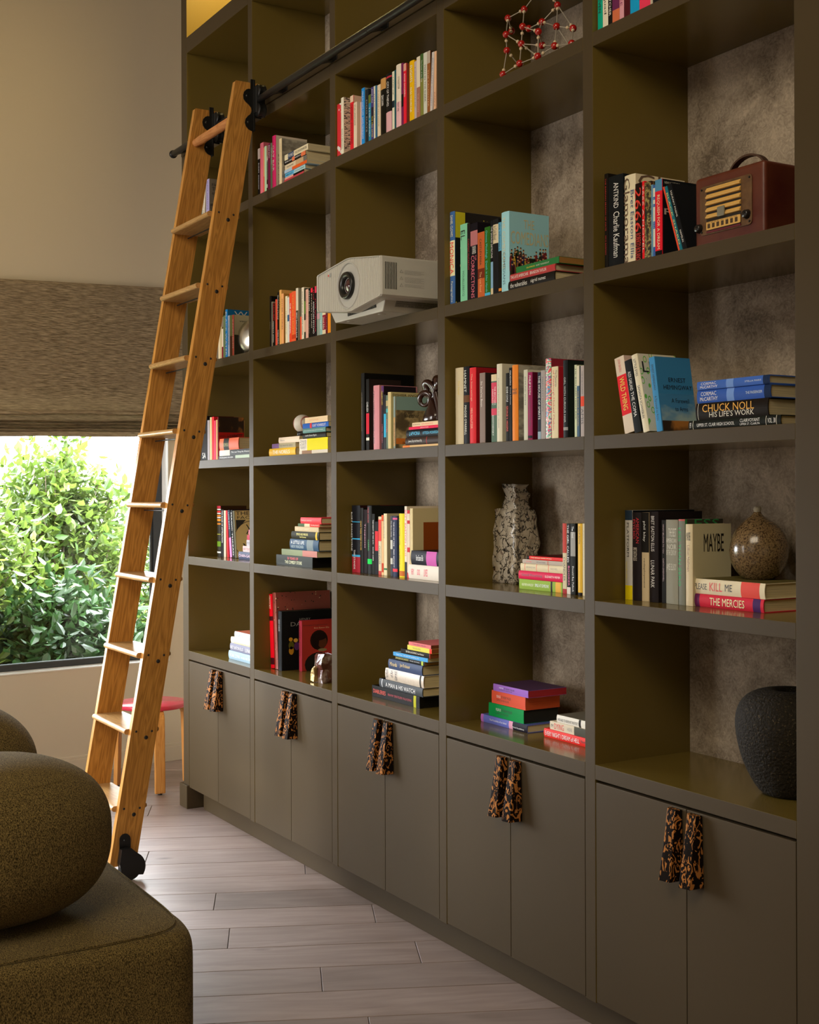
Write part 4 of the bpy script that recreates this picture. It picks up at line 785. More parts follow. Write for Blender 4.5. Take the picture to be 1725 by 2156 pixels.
  (1.0084,0.02,2.12,0.0176,0.135,0.2221,0.0,'15140F','black paperback with white lettering,fifth from left beside the projector',[('The First Rule of Survival','E8E0D0',0.05,0.5,0.2,0.7),('TOBIAS WRAY','E8E0D0',0.7,0.97,0.2,0.7)],[],{}),
  (1.0283,0.02,2.12,0.0193,0.16,0.229,0.0,'CE9C58','tan hardback,sixth from left beside the projector',[('OTTO','15130F',0.12,0.35,0.3,0.6)],[],{'hard': 1}),
  (1.0486,0.02,2.12,0.0195,0.135,0.2111,0.0,'DE9660','peach paperback,seventh from left beside the projector',[('OTHER STORIES','15130F',0.1,0.7,0.25,0.6)],[],{'cov': 'A87838'}),
  (1.0853,0.02,2.12,0.0182,0.135,0.1959,0.0,'CFC6A4','thin cream paperback,eighth from left beside the projector',[('THE WRECK','808068',0.3,0.8,0.3,0.6)],[],{}),
  (1.1038,0.02,2.12,0.0181,0.135,0.1887,0.0,'C0BEB6','thin grey-white paperback with a blue patch,ninth from left beside the projector',[],[('35587C',0.38,0.52)],{}),
  (1.1235,0.02,2.12,0.0209,0.135,0.2031,0.0,'D24626','red-orange paperback with white lettering,tenth from left beside the projector',[('THE PROFESSIONAL','E8E0D0',0.2,0.82,0.15,0.75)],[],{}),
  (1.1451,0.02,2.12,0.0374,0.135,0.2059,0.0,'DC5632','wide orange paperback,eleventh from left beside the projector',[('YOUNG LIONS','E8A030',0.05,0.85,0.25,0.5)],[('B03A1C',0.85,0.93)],{}),
  (1.1837,0.02,2.12,0.0205,0.16,0.2147,0.0,'C4BCA6','hardback fading from cream to black,twelfth from left beside the projector',[('BRET EASTON ELLIS','F0E8D8',0.46,0.93,0.3,0.8)],[('45443A',0.42,0.62),('1A1914',0.62,1)],{'hard': 1,'cov': '8C8878'}),
  (1.2222,0.02,2.12,0.0119,0.135,0.0957,0.0,'D84A2C','short orange-red paperback,thirteenth from left beside the projector',[],[],{}),
  (1.2357,0.02,2.12,0.0215,0.135,0.2106,0.0,'CEC4AE','cream paperback with small dark capitals,fourteenth from left beside the projector',[('DON DELILLO WHITE NOISE','38342C',0.08,0.9,0.25,0.6)],[],{}),
  (1.2578,0.02,2.12,0.0131,0.135,0.2045,0.0,'25281A','dark paperback with green specks,fifteenth from left beside the projector',[],[('50702C',0.25,0.5),('C0A088',0.62,0.85)],{}),
  (1.2723,0.02,2.12,0.0233,0.135,0.1979,0.0,'C89C8C','dusty pink paperback,sixteenth from left beside the projector',[('The Man Who Broke','A06860',0.05,0.6,0.3,0.6)],[],{}),
  (1.2969,0.02,2.12,0.0204,0.135,0.1998,0.0,'16140F','black paperback with large spaced capitals,seventeenth from left beside the projector',[('CHUCK RAM','D8D0C0',0.05,0.45,0.2,0.6),('WHERE I LIVE NOW','908878',0.5,0.9,0.3,0.5)],[],{}),
  (1.318,0.02,2.12,0.0159,0.135,0.1972,0.0,'17150F','black paperback with a red block on top,eighteenth from left beside the projector',[('PYNCH DEAD','C8C0B0',0.12,0.8,0.3,0.7)],[('D83040',0.0,0.09)],{}),
  (1.3346,0.02,2.12,0.0178,0.135,0.1976,0.0,'16120F','black paperback with white serif capitals,nineteenth from left beside the projector',[('AMERICAN PSYCHO','F0E8E0',0.28,0.92,0.2,0.8),('ELLIS','B82838',0.05,0.25,0.3,0.7)],[],{}),
  (1.353,0.02,2.12,0.0133,0.135,0.1996,0.0,'1C1214','black paperback with a pink-red top,twentieth from left beside the projector',[('ELLIS GLAMOUR','D82848',0.25,0.9,0.3,0.7)],[('D83850',0.0,0.13)],{}),
  (1.3703,0.02,2.12,0.0238,0.135,0.1806,0.0,'808A80','grey-green paperback,twenty-first from left beside the projector',[],[('B08890',0.5,0.62)],{}),
  (1.3947,0.02,2.12,0.0223,0.135,0.1773,0.0,'84A8A4','pale teal paperback,twenty-second from left beside the projector',[('THE SHOT','E8E0D0',0.65,0.85,0.2,0.6)],[],{}),
  (1.4177,0.02,2.12,0.027,0.135,0.1741,0.0,'801C2A','dark red paperback with cream ends,twenty-third from left beside the projector',[('Lionel Asbo','D8C0B0',0.6,0.86,0.2,0.75)],[('D0C0A0',0.42,0.55),('C8B898',0.88,1)],{}),
  (1.4454,0.02,2.12,0.0158,0.135,0.1703,0.0,'561420','maroon paperback,twenty-fourth from left beside the projector',[('STORIES','A06870',0.5,0.9,0.3,0.6)],[],{}),
  (1.4622,0.02,2.12,0.0257,0.135,0.168,0.0,'EA8222','bright orange paperback,twenty-fifth from left beside the projector',[],[],{}),
 ]),
 ('by the slanted pile',[
  (0.8176,0.02,2.776,0.0235,0.135,0.2058,0.0,'17130F','black paperback with white lettering,first from left by the slanted pile',[('SUZAN','E8E0D0',0.3,0.5,0.3,0.7),('BREAKFAST','E8E0D0',0.55,0.85,0.3,0.6)],[('B0A098',0.0,0.22)],{}),
  (0.8427,0.02,2.776,0.0333,0.135,0.2232,0.0,'E46C7C','salmon pink paperback,second from left by the slanted pile',[('THE VIRGIN MARTYR','D83850',0.05,0.5,0.3,0.6)],[],{}),
  (0.8764,0.02,2.776,0.008,0.135,0.1978,0.0,'D88A50','thin orange paperback,third from left by the slanted pile',[],[('E04A20',0.62,0.98)],{}),
  (0.8855,0.02,2.776,0.02,0.135,0.2006,0.0,'A6C4A4','mint green paperback,fourth from left by the slanted pile',[],[],{}),
  (0.907,0.02,2.776,0.0144,0.135,0.1956,0.0,'34201A','dark paperback with a pinkish top,fifth from left by the slanted pile',[('Ci','D8D0C8',0.2,0.9,0.2,0.8)],[('8C6A60',0.0,0.3)],{}),
  (0.9229,0.02,2.776,0.0227,0.135,0.2033,0.0,'661A3C','plum purple paperback,sixth from left by the slanted pile',[('PHILIP ROTH','E8E0D0',0.04,0.3,0.3,0.7)],[],{}),
  (0.9471,0.02,2.776,0.0157,0.135,0.2008,0.0,'66765E','grey-green paperback,seventh from left by the slanted pile',[('JAMES BALDWIN','E8E0D0',0.1,0.45,0.3,0.8),('ANOTHER COUNTRY','303830',0.55,0.95,0.3,0.7)],[],{}),
  (0.964,0.02,2.776,0.0331,0.1456,0.2237,0.0,'D02C6C','magenta hardback with white capitals,eighth from left by the slanted pile',[('GAY BAR','E8E0D0',0.18,0.66,0.25,0.75)],[],{'hard': 1,'cov': 'BDB2A2','ct': [('WHY WE WENT OUT','30302C',0.05,0.13,0.35,0.98,'v')]}),
  (1.0316,0.02,2.776,0.0229,0.1158,0.1973,0.0,'CFC09C','cream paperback with a grey photo cover,ninth from left by the slanted pile',[('SHELTER FICTION','B8A078',0.1,0.5,0.3,0.7)],[],{'cov': '8A8478','pat2': 'photo'}),
 ]),
 ('in the leaning row',[
  (3.1863,0.03,1.664,0.0383,0.135,0.2118,-0.2055,'CDC0B0','cream paperback with a red block,first from left in the leaning row',[('JOSH BAZELL','B83838',0.03,0.2,0.3,0.6),('WILD THING','F0C848',0.27,0.7,0.25,0.75)],[('D62430',0.24,0.76)],{'cov': 'C0A8A0'}),
  (3.2265,0.03,1.664,0.0266,0.135,0.2015,-0.2094,'1A1D1E','black paperback with white handwriting,second from left in the leaning row',[('ALEX GARLAND','E8E0D0',0.16,0.42,0.3,0.75),('THE COMA','E8E0D0',0.44,0.78,0.3,0.75)],[],{}),
  (3.2616,0.03,1.664,0.0231,0.1354,0.215,-0.2256,'D2CBB4','cream hardback patterned with green ovals,third from left in the leaning row',[('LITTLE EYES','15130F',0.06,0.28,0.3,0.7),('SAMANTA SCHWEBLIN','15130F',0.4,0.82,0.3,0.7)],[],{'hard': 1,'ct': [('LI','15130F',0.08,0.3,0.1,0.24),('S','15130F',0.25,0.4,0.78,0.9)],'pat2': 'ovals'}),
  (3.3138,0.03,1.664,0.0211,0.1248,0.1999,-0.1564,'3E84B8','blue paperback with a clouded cover,fourth from left in the leaning row',[('ERNEST HEMINGWAY','183850',0.1,0.45,0.3,0.7),('A Farewell to Arms','183850',0.52,0.85,0.3,0.7)],[],{'cov': '3678AA','ct': [('ERNEST','10202C',0.32,0.8,0.28,0.34),('HEMINGWAY','10202C',0.16,0.96,0.38,0.44),('A Farewell','10202C',0.34,0.84,0.56,0.62),('to Arms','10202C',0.42,0.78,0.67,0.73)],'pat2': 'cloud'}),
 ]),
 ('above the ceramic figure',[
  (2.3473,0.03,1.664,0.0465,0.16,0.2497,0.0,'BEB294','cream hardback with faint gilt lettering,first from left above the ceramic figure',[('The Novel','C8B048',0.17,0.35,0.4,0.65)],[],{'hard': 1}),
  (2.3948,0.03,1.664,0.0346,0.16,0.2502,0.0,'161517','black hardback with white serif capitals,second from left above the ceramic figure',[('HAMNET','E0D8C8',0.05,0.33,0.25,0.6),("MAGGIE O'FARRELL",'D8D0C0',0.5,0.88,0.3,0.65)],[('5A3A20',0.37,0.46)],{'hard': 1}),
  (2.4308,0.03,1.664,0.0351,0.16,0.2437,0.0,'C62A32','bright red hardback,third from left above the ceramic figure',[('The Interestings','E8A080',0.08,0.44,0.3,0.6),('MEG WOLITZER','E8A080',0.53,0.8,0.3,0.6)],[],{'hard': 1,'cov': '8E1A22'}),
  (2.4873,0.03,1.664,0.0296,0.135,0.2226,0.0,'80706A','grey-brown paperback,fourth from left above the ceramic figure',[("So You've Been",'D8C8C0',0.12,0.48,0.25,0.6)],[],{'cov': '2C2622'}),
  (2.5521,0.03,1.664,0.0293,0.135,0.2127,0.0,'50685A','pink and green paperback with a cream top,fifth from left above the ceramic figure',[('THE BROTHERS','E8D8D0',0.18,0.45,0.6,0.85),('KARAMAZOV','E8D8D0',0.22,0.45,0.2,0.45),('DOSTOEVSKY','E8D8D0',0.6,0.9,0.2,0.5)],[('C8B898',0.0,0.1),('C04058',0.12,0.42),('C04058',0.5,0.6)],{}),
  (2.5825,0.03,1.664,0.0285,0.16,0.2426,0.0,'C8C4B0','off-white hardback,sixth from left above the ceramic figure',[('COLLECTING BOOKSELLERS AND LIBRARIES','807A68',0.18,0.82,0.35,0.55)],[],{'hard': 1}),
  (2.631,0.03,1.664,0.0153,0.135,0.2109,0.0,'171513','black paperback with white and red lettering,seventh from left above the ceramic figure',[('EDDIE COYLE','E8E0D0',0.2,0.42,0.2,0.8),('GEORGE V. HIGGINS','D84028',0.48,0.85,0.2,0.8)],[],{}),
  (2.6477,0.03,1.664,0.0156,0.135,0.2259,0.0,'1A1A1B','thin black paperback,eighth from left above the ceramic figure',[('FISKADORO','E8E0D0',0.04,0.24,0.3,0.7),('Denis Johnson','A8A8A8',0.27,0.5,0.3,0.7)],[],{}),
  (2.6647,0.03,1.664,0.0296,0.16,0.2321,0.0,'E07A26','orange hardback,ninth from left above the ceramic figure',[('PHILIP','15130F',0.31,0.34,0.1,0.9,'h'),('LARKIN','15130F',0.35,0.385,0.1,0.9,'h')],[],{'hard': 1,'cov': '7C776E','pat2': 'photo'}),
  (2.7239,0.03,1.664,0.0193,0.135,0.213,0.0,'BDBDAC','pale grey-green paperback,tenth from left above the ceramic figure',[('EDMUND WHITE','505048',0.1,0.5,0.3,0.6)],[],{}),
  (2.7448,0.03,1.664,0.022,0.135,0.2038,0.0,'86204E','magenta paperback,eleventh from left above the ceramic figure',[('PHILIP ROTH','E8E0D0',0.05,0.33,0.3,0.7),("SABBATH'S THEATER",'501028',0.38,0.8,0.3,0.65)],[('1A1416',0.93,0.97)],{'cov': '5A1428','ct': [('P','C8A878',0.4,0.9,0.55,0.7)]}),
  (2.7939,0.03,1.664,0.015,0.135,0.1998,0.0,'28303E','dark blue paperback,twelfth from left above the ceramic figure',[('THE HOUSE OF SPIRITS','E8E0D0',0.05,0.7,0.2,0.85)],[('8AA0B0',0.88,1)],{}),
  (2.8097,0.03,1.664,0.021,0.135,0.2043,0.0,'989190','grey paperback,thirteenth from left above the ceramic figure',[('MARCHLEY MAGPIE','606060',0.1,0.6,0.3,0.6)],[],{}),
  (2.8333,0.03,1.664,0.0247,0.16,0.2363,0.0,'B8A0A0','multicoloured striped hardback,fourteenth from left above the ceramic figure',[('the candy house','F0E8E8',0.06,0.42,0.25,0.7),('Jennifer Egan','F0E8E8',0.6,0.95,0.25,0.7)],[],{'hard': 1,'cov': '8A2838','pat': 'candy'}),
  (2.8614,0.03,1.664,0.0303,0.135,0.2101,0.0,'CFC4A4','cream paperback with red handwriting,fifteenth from left above the ceramic figure',[('The Mysteries','38302C',0.05,0.28,0.55,0.85),('of Pittsburgh,Michael Chabon','B02C28',0.05,0.88,0.15,0.5)],[],{'cov': 'B2202C','ct': []}),
  (2.9166,0.03,1.664,0.0215,0.16,0.2245,0.0,'17191A','black hardback with thin grey capitals,sixteenth from left above the ceramic figure',[('GIRL WITH CURIOUS HAIR','A8ACA8',0.22,0.8,0.3,0.65)],[('888888',0.86,0.9)],{'hard': 1,'cov': '1C2420'}),
  (2.9684,0.03,1.664,0.0105,0.135,0.2068,0.0,'BAC2A4','pale green paperback,seventeenth from left above the ceramic figure',[('J.G. BALLARD HIGH-RISE','15130F',0.05,0.75,0.25,0.8)],[],{}),
  (2.9796,0.03,1.664,0.0112,0.135,0.2028,0.0,'46607A','blue paperback with a white top,eighteenth from left above the ceramic figure',[('THE BOOK OF DANIEL','B09838',0.35,0.85,0.3,0.7)],[('C8C4B0',0.0,0.28)],{}),
  (2.9916,0.03,1.664,0.0037,0.135,0.2013,0.0,'17181C','very thin black paperback,nineteenth from left above the ceramic figure',[],[],{}),
  (2.9961,0.03,1.664,0.0178,0.135,0.2021,0.0,'A39A9A','grey paperback with an orange-red block,twentieth from left above the ceramic figure',[('THE WAR AGAINST','606060',0.08,0.4,0.3,0.6),('AMIS','404044',0.6,0.82,0.2,0.75)],[('DC4A34',0.43,0.57)],{}),
 ]),
 ('by the carved ornament',[
  (1.708,0.03,1.664,0.026,0.2133,0.2854,0.0,'14130F','large black hardback with tiny lettering,first from left by the carved ornament',[('LETS SPEAK WHEN SHARP EXISTS FOR NOW','807868',0.25,0.75,0.3,0.5)],[],{'hard': 1}),
  (1.7463,0.03,1.664,0.0223,0.135,0.2607,0.0,'161410','black paperback with a red panel,second from left by the carved ornament',[('CHELSEA','E8E0D0',0.32,0.46,0.2,0.75)],[('BE2034',0.48,0.77),('D8D0C0',0.82,0.86)],{'cov': '2A201C'}),
  (1.8012,0.03,1.664,0.0428,0.16,0.2329,0.0,'C08088','dusty pink hardback,third from left by the carved ornament',[('CAN CHARMING NIGHT CURES','303030',0.08,0.9,0.1,0.3)],[('A8A098',0.0,0.001)],{'hard': 1}),
  (1.8588,0.03,1.664,0.0171,0.135,0.2279,0.0,'20181E','dark purple paperback with yellow lettering,fourth from left by the carved ornament',[('CALLING CARD','D8B030',0.08,0.3,0.1,0.6),('CARD MONEY','A83848',0.6,0.9,0.2,0.6)],[('50285A',0.0,0.1)],{}),
  (1.8764,0.03,1.664,0.015,0.135,0.1954,0.0,'18181A','black paperback with a bright blue band,fifth from left by the carved ornament',[],[('30A0C8',0.35,0.78)],{}),
  (1.8922,0.03,1.664,0.0126,0.135,0.1924,0.0,'5A6A5C','small patterned paperback,sixth from left by the carved ornament',[('NOVEL','D8503C',0.45,0.7,0.2,0.8)],[('B0A070',0.1,0.2),('48A0A8',0.25,0.32)],{}),
  (1.9056,0.03,1.664,0.0218,0.1348,0.2025,0.0,'BEAE7E','tan hardback with a yellowed jacket,seventh from left by the carved ornament',[],[],{'hard': 1,'cov': 'BAAE7C','ct': [('DISHIER ANGEL','15130F',0.05,0.9,0.03,0.075)]}),
  (1.9447,0.03,1.664,0.0115,0.179,0.185,0.0,'7C8A84','paperback with a sky and boulder cover,eighth from left by the carved ornament',[('JENNY OFFILL','303838',0.5,0.9,0.3,0.7)],[('AC8858',0.4,0.95)],{'cov': '8A8468','ct': [('Weather','15130F',0.2,0.55,0.32,0.4),('Jenny','15130F',0.16,0.4,0.86,0.92)],'pat2': 'boulder'}),
 ]),
 ('beside near ladder rail',[
  (0.1289,0.03,1.664,0.0835,0.135,0.2087,0.0,'17120F','black paperback lettered S,first from left beside near ladder rail',[('SA','E8E0D0',0.82,0.95,0.3,0.8,'h')],[],{}),
  (0.2155,0.03,1.664,0.027,0.135,0.1876,0.0,'989298','thin grey paperback,second from left beside near ladder rail',[],[],{}),
  (0.247,0.03,1.664,0.0204,0.135,0.2004,0.0,'CEBB8C','thin cream paperback,third from left beside near ladder rail',[],[],{}),
  (0.2717,0.03,1.664,0.0224,0.135,0.2012,0.0,'D42630','thin red paperback,fourth from left beside near ladder rail',[],[],{}),
  (0.296,0.03,1.664,0.0212,0.135,0.1827,0.0,'DE3658','thin pink-red paperback,fifth from left beside near ladder rail',[],[],{}),
  (0.3204,0.03,1.664,0.0158,0.135,0.1844,0.0,'B89860','very thin tan paperback,sixth from left beside near ladder rail',[],[],{}),
  (0.3383,0.03,1.664,0.0084,0.1272,0.1976,0.0,'70181C','paperback with a dark portrait above a red panel,seventh from left beside near ladder rail',[],[],{'cov': '241812','ct': [('HAMMETT','15130F',0.35,0.95,0.4,0.52),('DASHIELL','15130F',0.05,0.3,0.43,0.47)],'pat2': 'noir'}),
 ]),
 ('by the gourd pot',[
  (3.1001,0.103,1.209,0.0299,0.232,0.2483,0.0,'B4B2AC','glossy hardback with navy,silver and yellow bands,first from left by the gourd pot',[('PLATFORM','28282C',0.14,0.52,0.35,0.65),('HOUELLEBECQ','E0C020',0.58,0.82,0.2,0.4)],[('22303E',0.0,0.11),('E2BE10',0.84,1)],{'hard': 1,'cov': '14181E'}),
  (3.1315,0.103,1.209,0.036,0.16,0.2429,0.0,'201A1A','black hardback with red serif capitals,second from left by the gourd pot',[('AMERICAN','B02830',0.06,0.35,0.5,0.85),('PSYCHO','B02830',0.08,0.3,0.15,0.42),('BRET EASTON ELLIS','C8C0B0',0.4,0.55,0.2,0.6)],[],{'hard': 1}),
  (3.1695,0.103,1.209,0.0289,0.16,0.2433,0.0,'BCAA88','half black,half cream hardback,third from left by the gourd pot',[('phil klay','E8E0D0',0.1,0.33,0.25,0.65),('redeployment','504838',0.52,0.85,0.3,0.6)],[('1C1A18',0.0,0.45)],{'hard': 1}),
  (3.2009,0.103,1.209,0.0353,0.16,0.246,0.0,'211B1B','black hardback with bold white capitals,fourth from left by the gourd pot',[('BRET EASTON ELLIS','E8E0D0',0.05,0.44,0.3,0.65),('LUNAR PARK','E8E0D0',0.54,0.84,0.25,0.65)],[],{'hard': 1}),
  (3.2497,0.103,1.209,0.0154,0.135,0.2234,0.0,'252525','charcoal paperback with thin lettering,fifth from left by the gourd pot',[('WHAT BELONGS TO YOU','C0A8B0',0.05,0.4,0.3,0.6),('GARTH GREENWELL','C0A8B0',0.46,0.74,0.3,0.6)],[],{}),
  (3.2665,0.103,1.209,0.0459,0.16,0.2246,0.0,'8A897C','thick silver-grey hardback,sixth from left by the gourd pot',[('THE BEST','C8C8BC',0.1,0.2,0.3,0.95,'h'),('AMERICAN','C8C8BC',0.22,0.27,0.1,0.95,'h'),('NOIR','C8C8BC',0.29,0.35,0.2,0.95,'h'),('OF THE CENTURY','C8C8BC',0.36,0.42,0.1,0.95,'h'),('JAMES ELLROY','C8C8BC',0.52,0.62,0.1,0.95,'h')],[],{'hard': 1}),
  (3.3153,0.103,1.209,0.0237,0.1366,0.2267,0.0,'74766C','grey hardback with green capitals,seventh from left by the gourd pot',[('LESS THAN ZERO','20A860',0.1,0.78,0.05,0.45)],[('B05A5A',0.0,0.02)],{'hard': 1,'cov': '38342C','ct': [('LESS','208040',0.0,0.9,0.0,0.1)]}),
  (3.3421,0.103,1.209,0.0256,0.1376,0.2142,0.0,'C6B898','cream hardback with condensed black capitals,eighth from left by the gourd pot',[('MAYBE','15130F',0.1,0.2,0.2,0.75,'h'),('Lillian Hellman','806048',0.26,0.58,0.3,0.65)],[],{'hard': 1,'cov': 'BDB594','ct': [('MAYBE','15130F',0.28,0.8,0.12,0.34)]}),
 ]),
 ('right of ceramic figure',[
  (2.8467,0.08,1.209,0.0186,0.135,0.2077,0.0,'BCB092','red and cream paperback,first from left right of ceramic figure',[('CHANDLER','28241E',0.48,0.82,0.2,0.7)],[('A83A30',0.0,0.42),('982A28',0.93,1)],{}),
  (2.8668,0.08,1.209,0.0165,0.135,0.2075,0.0,'1C181C','black paperback with white and pink lettering,second from left right of ceramic figure',[('THE GIRL CALLED','E8E0D0',0.02,0.55,0.1,0.6),('BOOKER','D85088',0.6,0.88,0.4,0.8)],[('C8C0B8',0.9,1)],{}),
  (2.884,0.08,1.209,0.0226,0.135,0.2078,0.0,'17170F','black paperback with a silver panel,third from left right of ceramic figure',[('The Devil','E8E0D0',0.04,0.2,0.3,0.7),('Donald Ray Pollock','E8E0D0',0.6,0.96,0.3,0.7)],[('8C8C88',0.12,0.46)],{'cov': '141410'}),
  (2.9185,0.08,1.209,0.0204,0.16,0.208,0.0,'CCA438','yellow hardback,fourth from left right of ceramic figure',[('PHILIP ROTH','15130F',0.04,0.28,0.3,0.6)],[('18140F',0.96,1)],{'hard': 1}),
  (2.9405,0.08,1.209,0.0124,0.135,0.2088,0.0,'C2B99C','cream paperback at the divider,fifth from left right of ceramic figure',[('EXCURSION','A89C80',0.1,0.5,0.3,0.6)],[],{}),
 ]),
 ('by the brown panel',[
  (1.5746,0.062,1.209,0.0639,0.1935,0.2526,0.0,'16161A','thick black blue-ringed hardback,first from left by the brown panel',[('RORY BARNES BYRNE','E8E0D0',0.1,0.68,0.0,0.16),('THE STANDS','E8E0D0',0.66,0.95,0.3,0.5)],[('3090B8',0.24,0.25),('3090B8',0.49,0.507),('3090B8',0.735,0.765),('90202C',0.765,1)],{'hard': 1,'cov': '2A1214','ct': [('THE','601018',0.62,0.78,0.04,0.09)],'pat2': 'redband'}),
  (1.6393,0.062,1.209,0.0235,0.135,0.2439,0.0,'17150F','black paperback with yellow lettering,second from left by the brown panel',[('ONCE THERE WERE WOLVES','D8A828',0.2,0.65,0.1,0.5)],[],{}),
  (1.6665,0.062,1.209,0.0255,0.135,0.2374,0.0,'1F1618','black paperback with large pink lettering,third from left by the brown panel',[('Trespasses','E8A0B8',0.22,0.6,0.2,0.65)],[],{}),
  (1.6949,0.062,1.209,0.0335,0.16,0.2522,0.0,'191A18','black hardback with a green square,fourth from left by the brown panel',[('TREE HOUSE','A82830',0.02,0.25,0.2,0.5),('CARINO','20A048',0.5,0.66,0.25,0.55)],[('18C050',0.78,0.855)],{'hard': 1}),
  (1.73,0.062,1.209,0.0204,0.135,0.2223,0.0,'171814','black paperback with white capitals,fifth from left by the brown panel',[('THE NIGHT OF THE GUN','E8E0D0',0.1,0.5,0.3,0.65),('DAVID CARR','E8E0D0',0.55,0.78,0.3,0.6)],[],{}),
  (1.7521,0.062,1.209,0.0239,0.135,0.1941,0.0,'18171A','black paperback with red slashes,sixth from left by the brown panel',[],[('C02830',0.18,0.55)],{}),
  (1.7779,0.062,1.209,0.0214,0.135,0.2129,0.0,'C2B698','red and cream paperback,seventh from left by the brown panel',[('CHANDLER','28241E',0.5,0.82,0.2,0.7)],[('C84038',0.05,0.42),('B04038',0.93,1)],{}),
  (1.8007,0.062,1.209,0.0146,0.135,0.2187,0.0,'C8A478','thin tan paperback,eighth from left by the brown panel',[],[('C05028',0.0,0.1),('B04020',0.8,0.95)],{}),
  (1.8171,0.062,1.209,0.0233,0.16,0.2244,0.0,'CCC09C','thick cream hardback,ninth from left by the brown panel',[('AMERICAN BEAUTY ROSE','605848',0.04,0.4,0.1,0.4)],[('3A7048',0.88,0.91)],{'hard': 1,'cov': 'B8AE90'}),
  (1.8652,0.062,1.209,0.0152,0.135,0.2163,0.0,'3A3C44','dark paperback with white curves,tenth from left by the brown panel',[('The Bone Clock','E8E0D0',0.08,0.35,0.3,0.7)],[('B0B0A8',0.4,0.55),('B0B0A8',0.7,0.8)],{}),
  (1.8817,0.062,1.209,0.0334,0.16,0.2165,0.0,'242C46','navy hardback,eleventh from left by the brown panel',[('THE SOUND OF TIME','D8D8D8',0.1,0.5,0.3,0.5),('FRED BENNETT','D8D8D8',0.55,0.85,0.3,0.5)],[('C05080',0.03,0.06),('D03848',0.87,0.92)],{'hard': 1}),
  (1.9275,0.062,1.209,0.0366,0.16,0.2257,0.0,'DCC41C','bright yellow hardback,twelfth from left by the brown panel',[('BLACK WATER SISTER','15130F',0.07,0.5,0.08,0.3),('LOUISE WELSH','15130F',0.56,0.88,0.08,0.3)],[('B06020',0.9,0.98)],{'hard': 1}),
  (1.9652,0.062,1.209,0.0158,0.135,0.2519,0.0,'D0C4B4','white paperback with pink-red capitals,thirteenth from left by the brown panel',[('BRET EASTON ELLIS','E03850',0.05,0.7,0.15,0.75)],[('28282C',0.78,1)],{}),
  (1.9822,0.062,1.209,0.0186,0.135,0.2381,0.0,'C8B8A8','white paperback spattered red,fourteenth from left by the brown panel',[],[('B02830',0.0,0.05),('B02830',0.15,0.2),('B02830',0.55,0.62),('B02830',0.92,1)],{'cov': 'C8B890'}),
  (2.0033,0.062,1.209,0.0181,0.16,0.2447,0.0,'C4B488','cream hardback with a brown cover panel,fifteenth from left by the brown panel',[],[],{'hard': 1,'cov': 'C8BA92','pat2': 'panel'}),
 ]),
 ('near the clock cover',[
  (0.1356,0.11,1.209,0.045,0.1321,0.2411,0.0,'282418','hardback with red,orange and green bars,first from left near the clock cover',[],[('A02030',0.0,0.05),('D0C8C0',0.06,0.08),('C02828',0.1,0.13),('D8D0C8',0.14,0.16),('C87018',0.18,0.21),('E0D8D0',0.22,0.24),('C88020',0.26,0.3),('B87018',0.34,0.37),('80802C',0.55,0.57),('5A8018',0.7,0.8),('D0D0C8',0.9,0.93)],{'hard': 1,'cov': '34200F'}),
  (0.1844,0.11,1.209,0.0281,0.1346,0.2243,0.0,'1B1716','black paperback with white capitals,second from left near the clock cover',[('THE RULES OF ATTRACTION','E8E0D0',0.02,0.7,0.3,0.8)],[],{'cov': '3A1C18'}),
  (0.2172,0.11,1.209,0.023,0.135,0.2197,0.0,'C8B49C','thin beige paperback,third from left near the clock cover',[],[],{}),
  (0.2593,0.11,1.209,0.0158,0.135,0.2198,-0.0737,'C81E2C','thin red paperback,fourth from left near the clock cover',[],[],{}),
  (0.2906,0.11,1.209,0.0239,0.135,0.2221,-0.1324,'26303E','navy paperback with a pink foot,fifth from left near the clock cover',[('LATE DAYS','B0B8C0',0.05,0.4,0.3,0.7)],[('C878A8',0.58,1)],{}),
  (0.3234,0.11,1.209,0.0219,0.135,0.2216,-0.1271,'181816','black paperback with bold white capitals,sixth from left near the clock cover',[('MAGIC THREAD','E8E0D0',0.05,0.95,0.2,0.7)],[],{}),
  (0.3495,0.11,1.209,0.0181,0.135,0.2199,-0.1271,'504C38','beige cover printed with a clock face,seventh from left near the clock cover',[],[],{'cov': 'B4A070','ct': [('THE W','15130F',0.05,0.95,0.02,0.1),('FACTO','15130F',0.1,0.95,0.12,0.18),('XII','15130F',0.4,0.8,0.3,0.5),('VI','15130F',0.25,0.7,0.7,0.84)],'pat2': 'clock'}),
 ]),
 ('beside the glass rock',[
  (0.8144,0.075,0.757,0.0371,0.16,0.3173,-0.0726,'CC0A1C','glossy red hardback,first from left beside the glass rock',[('GREGORY','F0C8B0',0.02,0.2,0.2,0.7)],[('3A0A10',0.3,0.36),('3A0A10',0.86,0.95)],{'hard': 1}),
  (0.8578,0.075,0.757,0.0303,0.26,0.3263,-0.0761,'8A4A3C','very large terrazzo-speckled slipcase,second from left beside the glass rock',[],[],{'hard': 1,'pat': 'terrazzo'}),
  (0.8863,0.075,0.757,0.0376,0.26,0.2511,0.0,'16181A','large black hardback with grey serif capitals,third from left beside the glass rock',[('HENRY DARGER','808488',0.14,0.34,0.3,0.7)],[],{'hard': 1,'cov': '141516','ct': [('HENRY','8A8A88',0.32,0.52,0.13,0.17),('DARGER','8A8A88',0.16,0.7,0.19,0.26)],'pat2': 'figures'}),
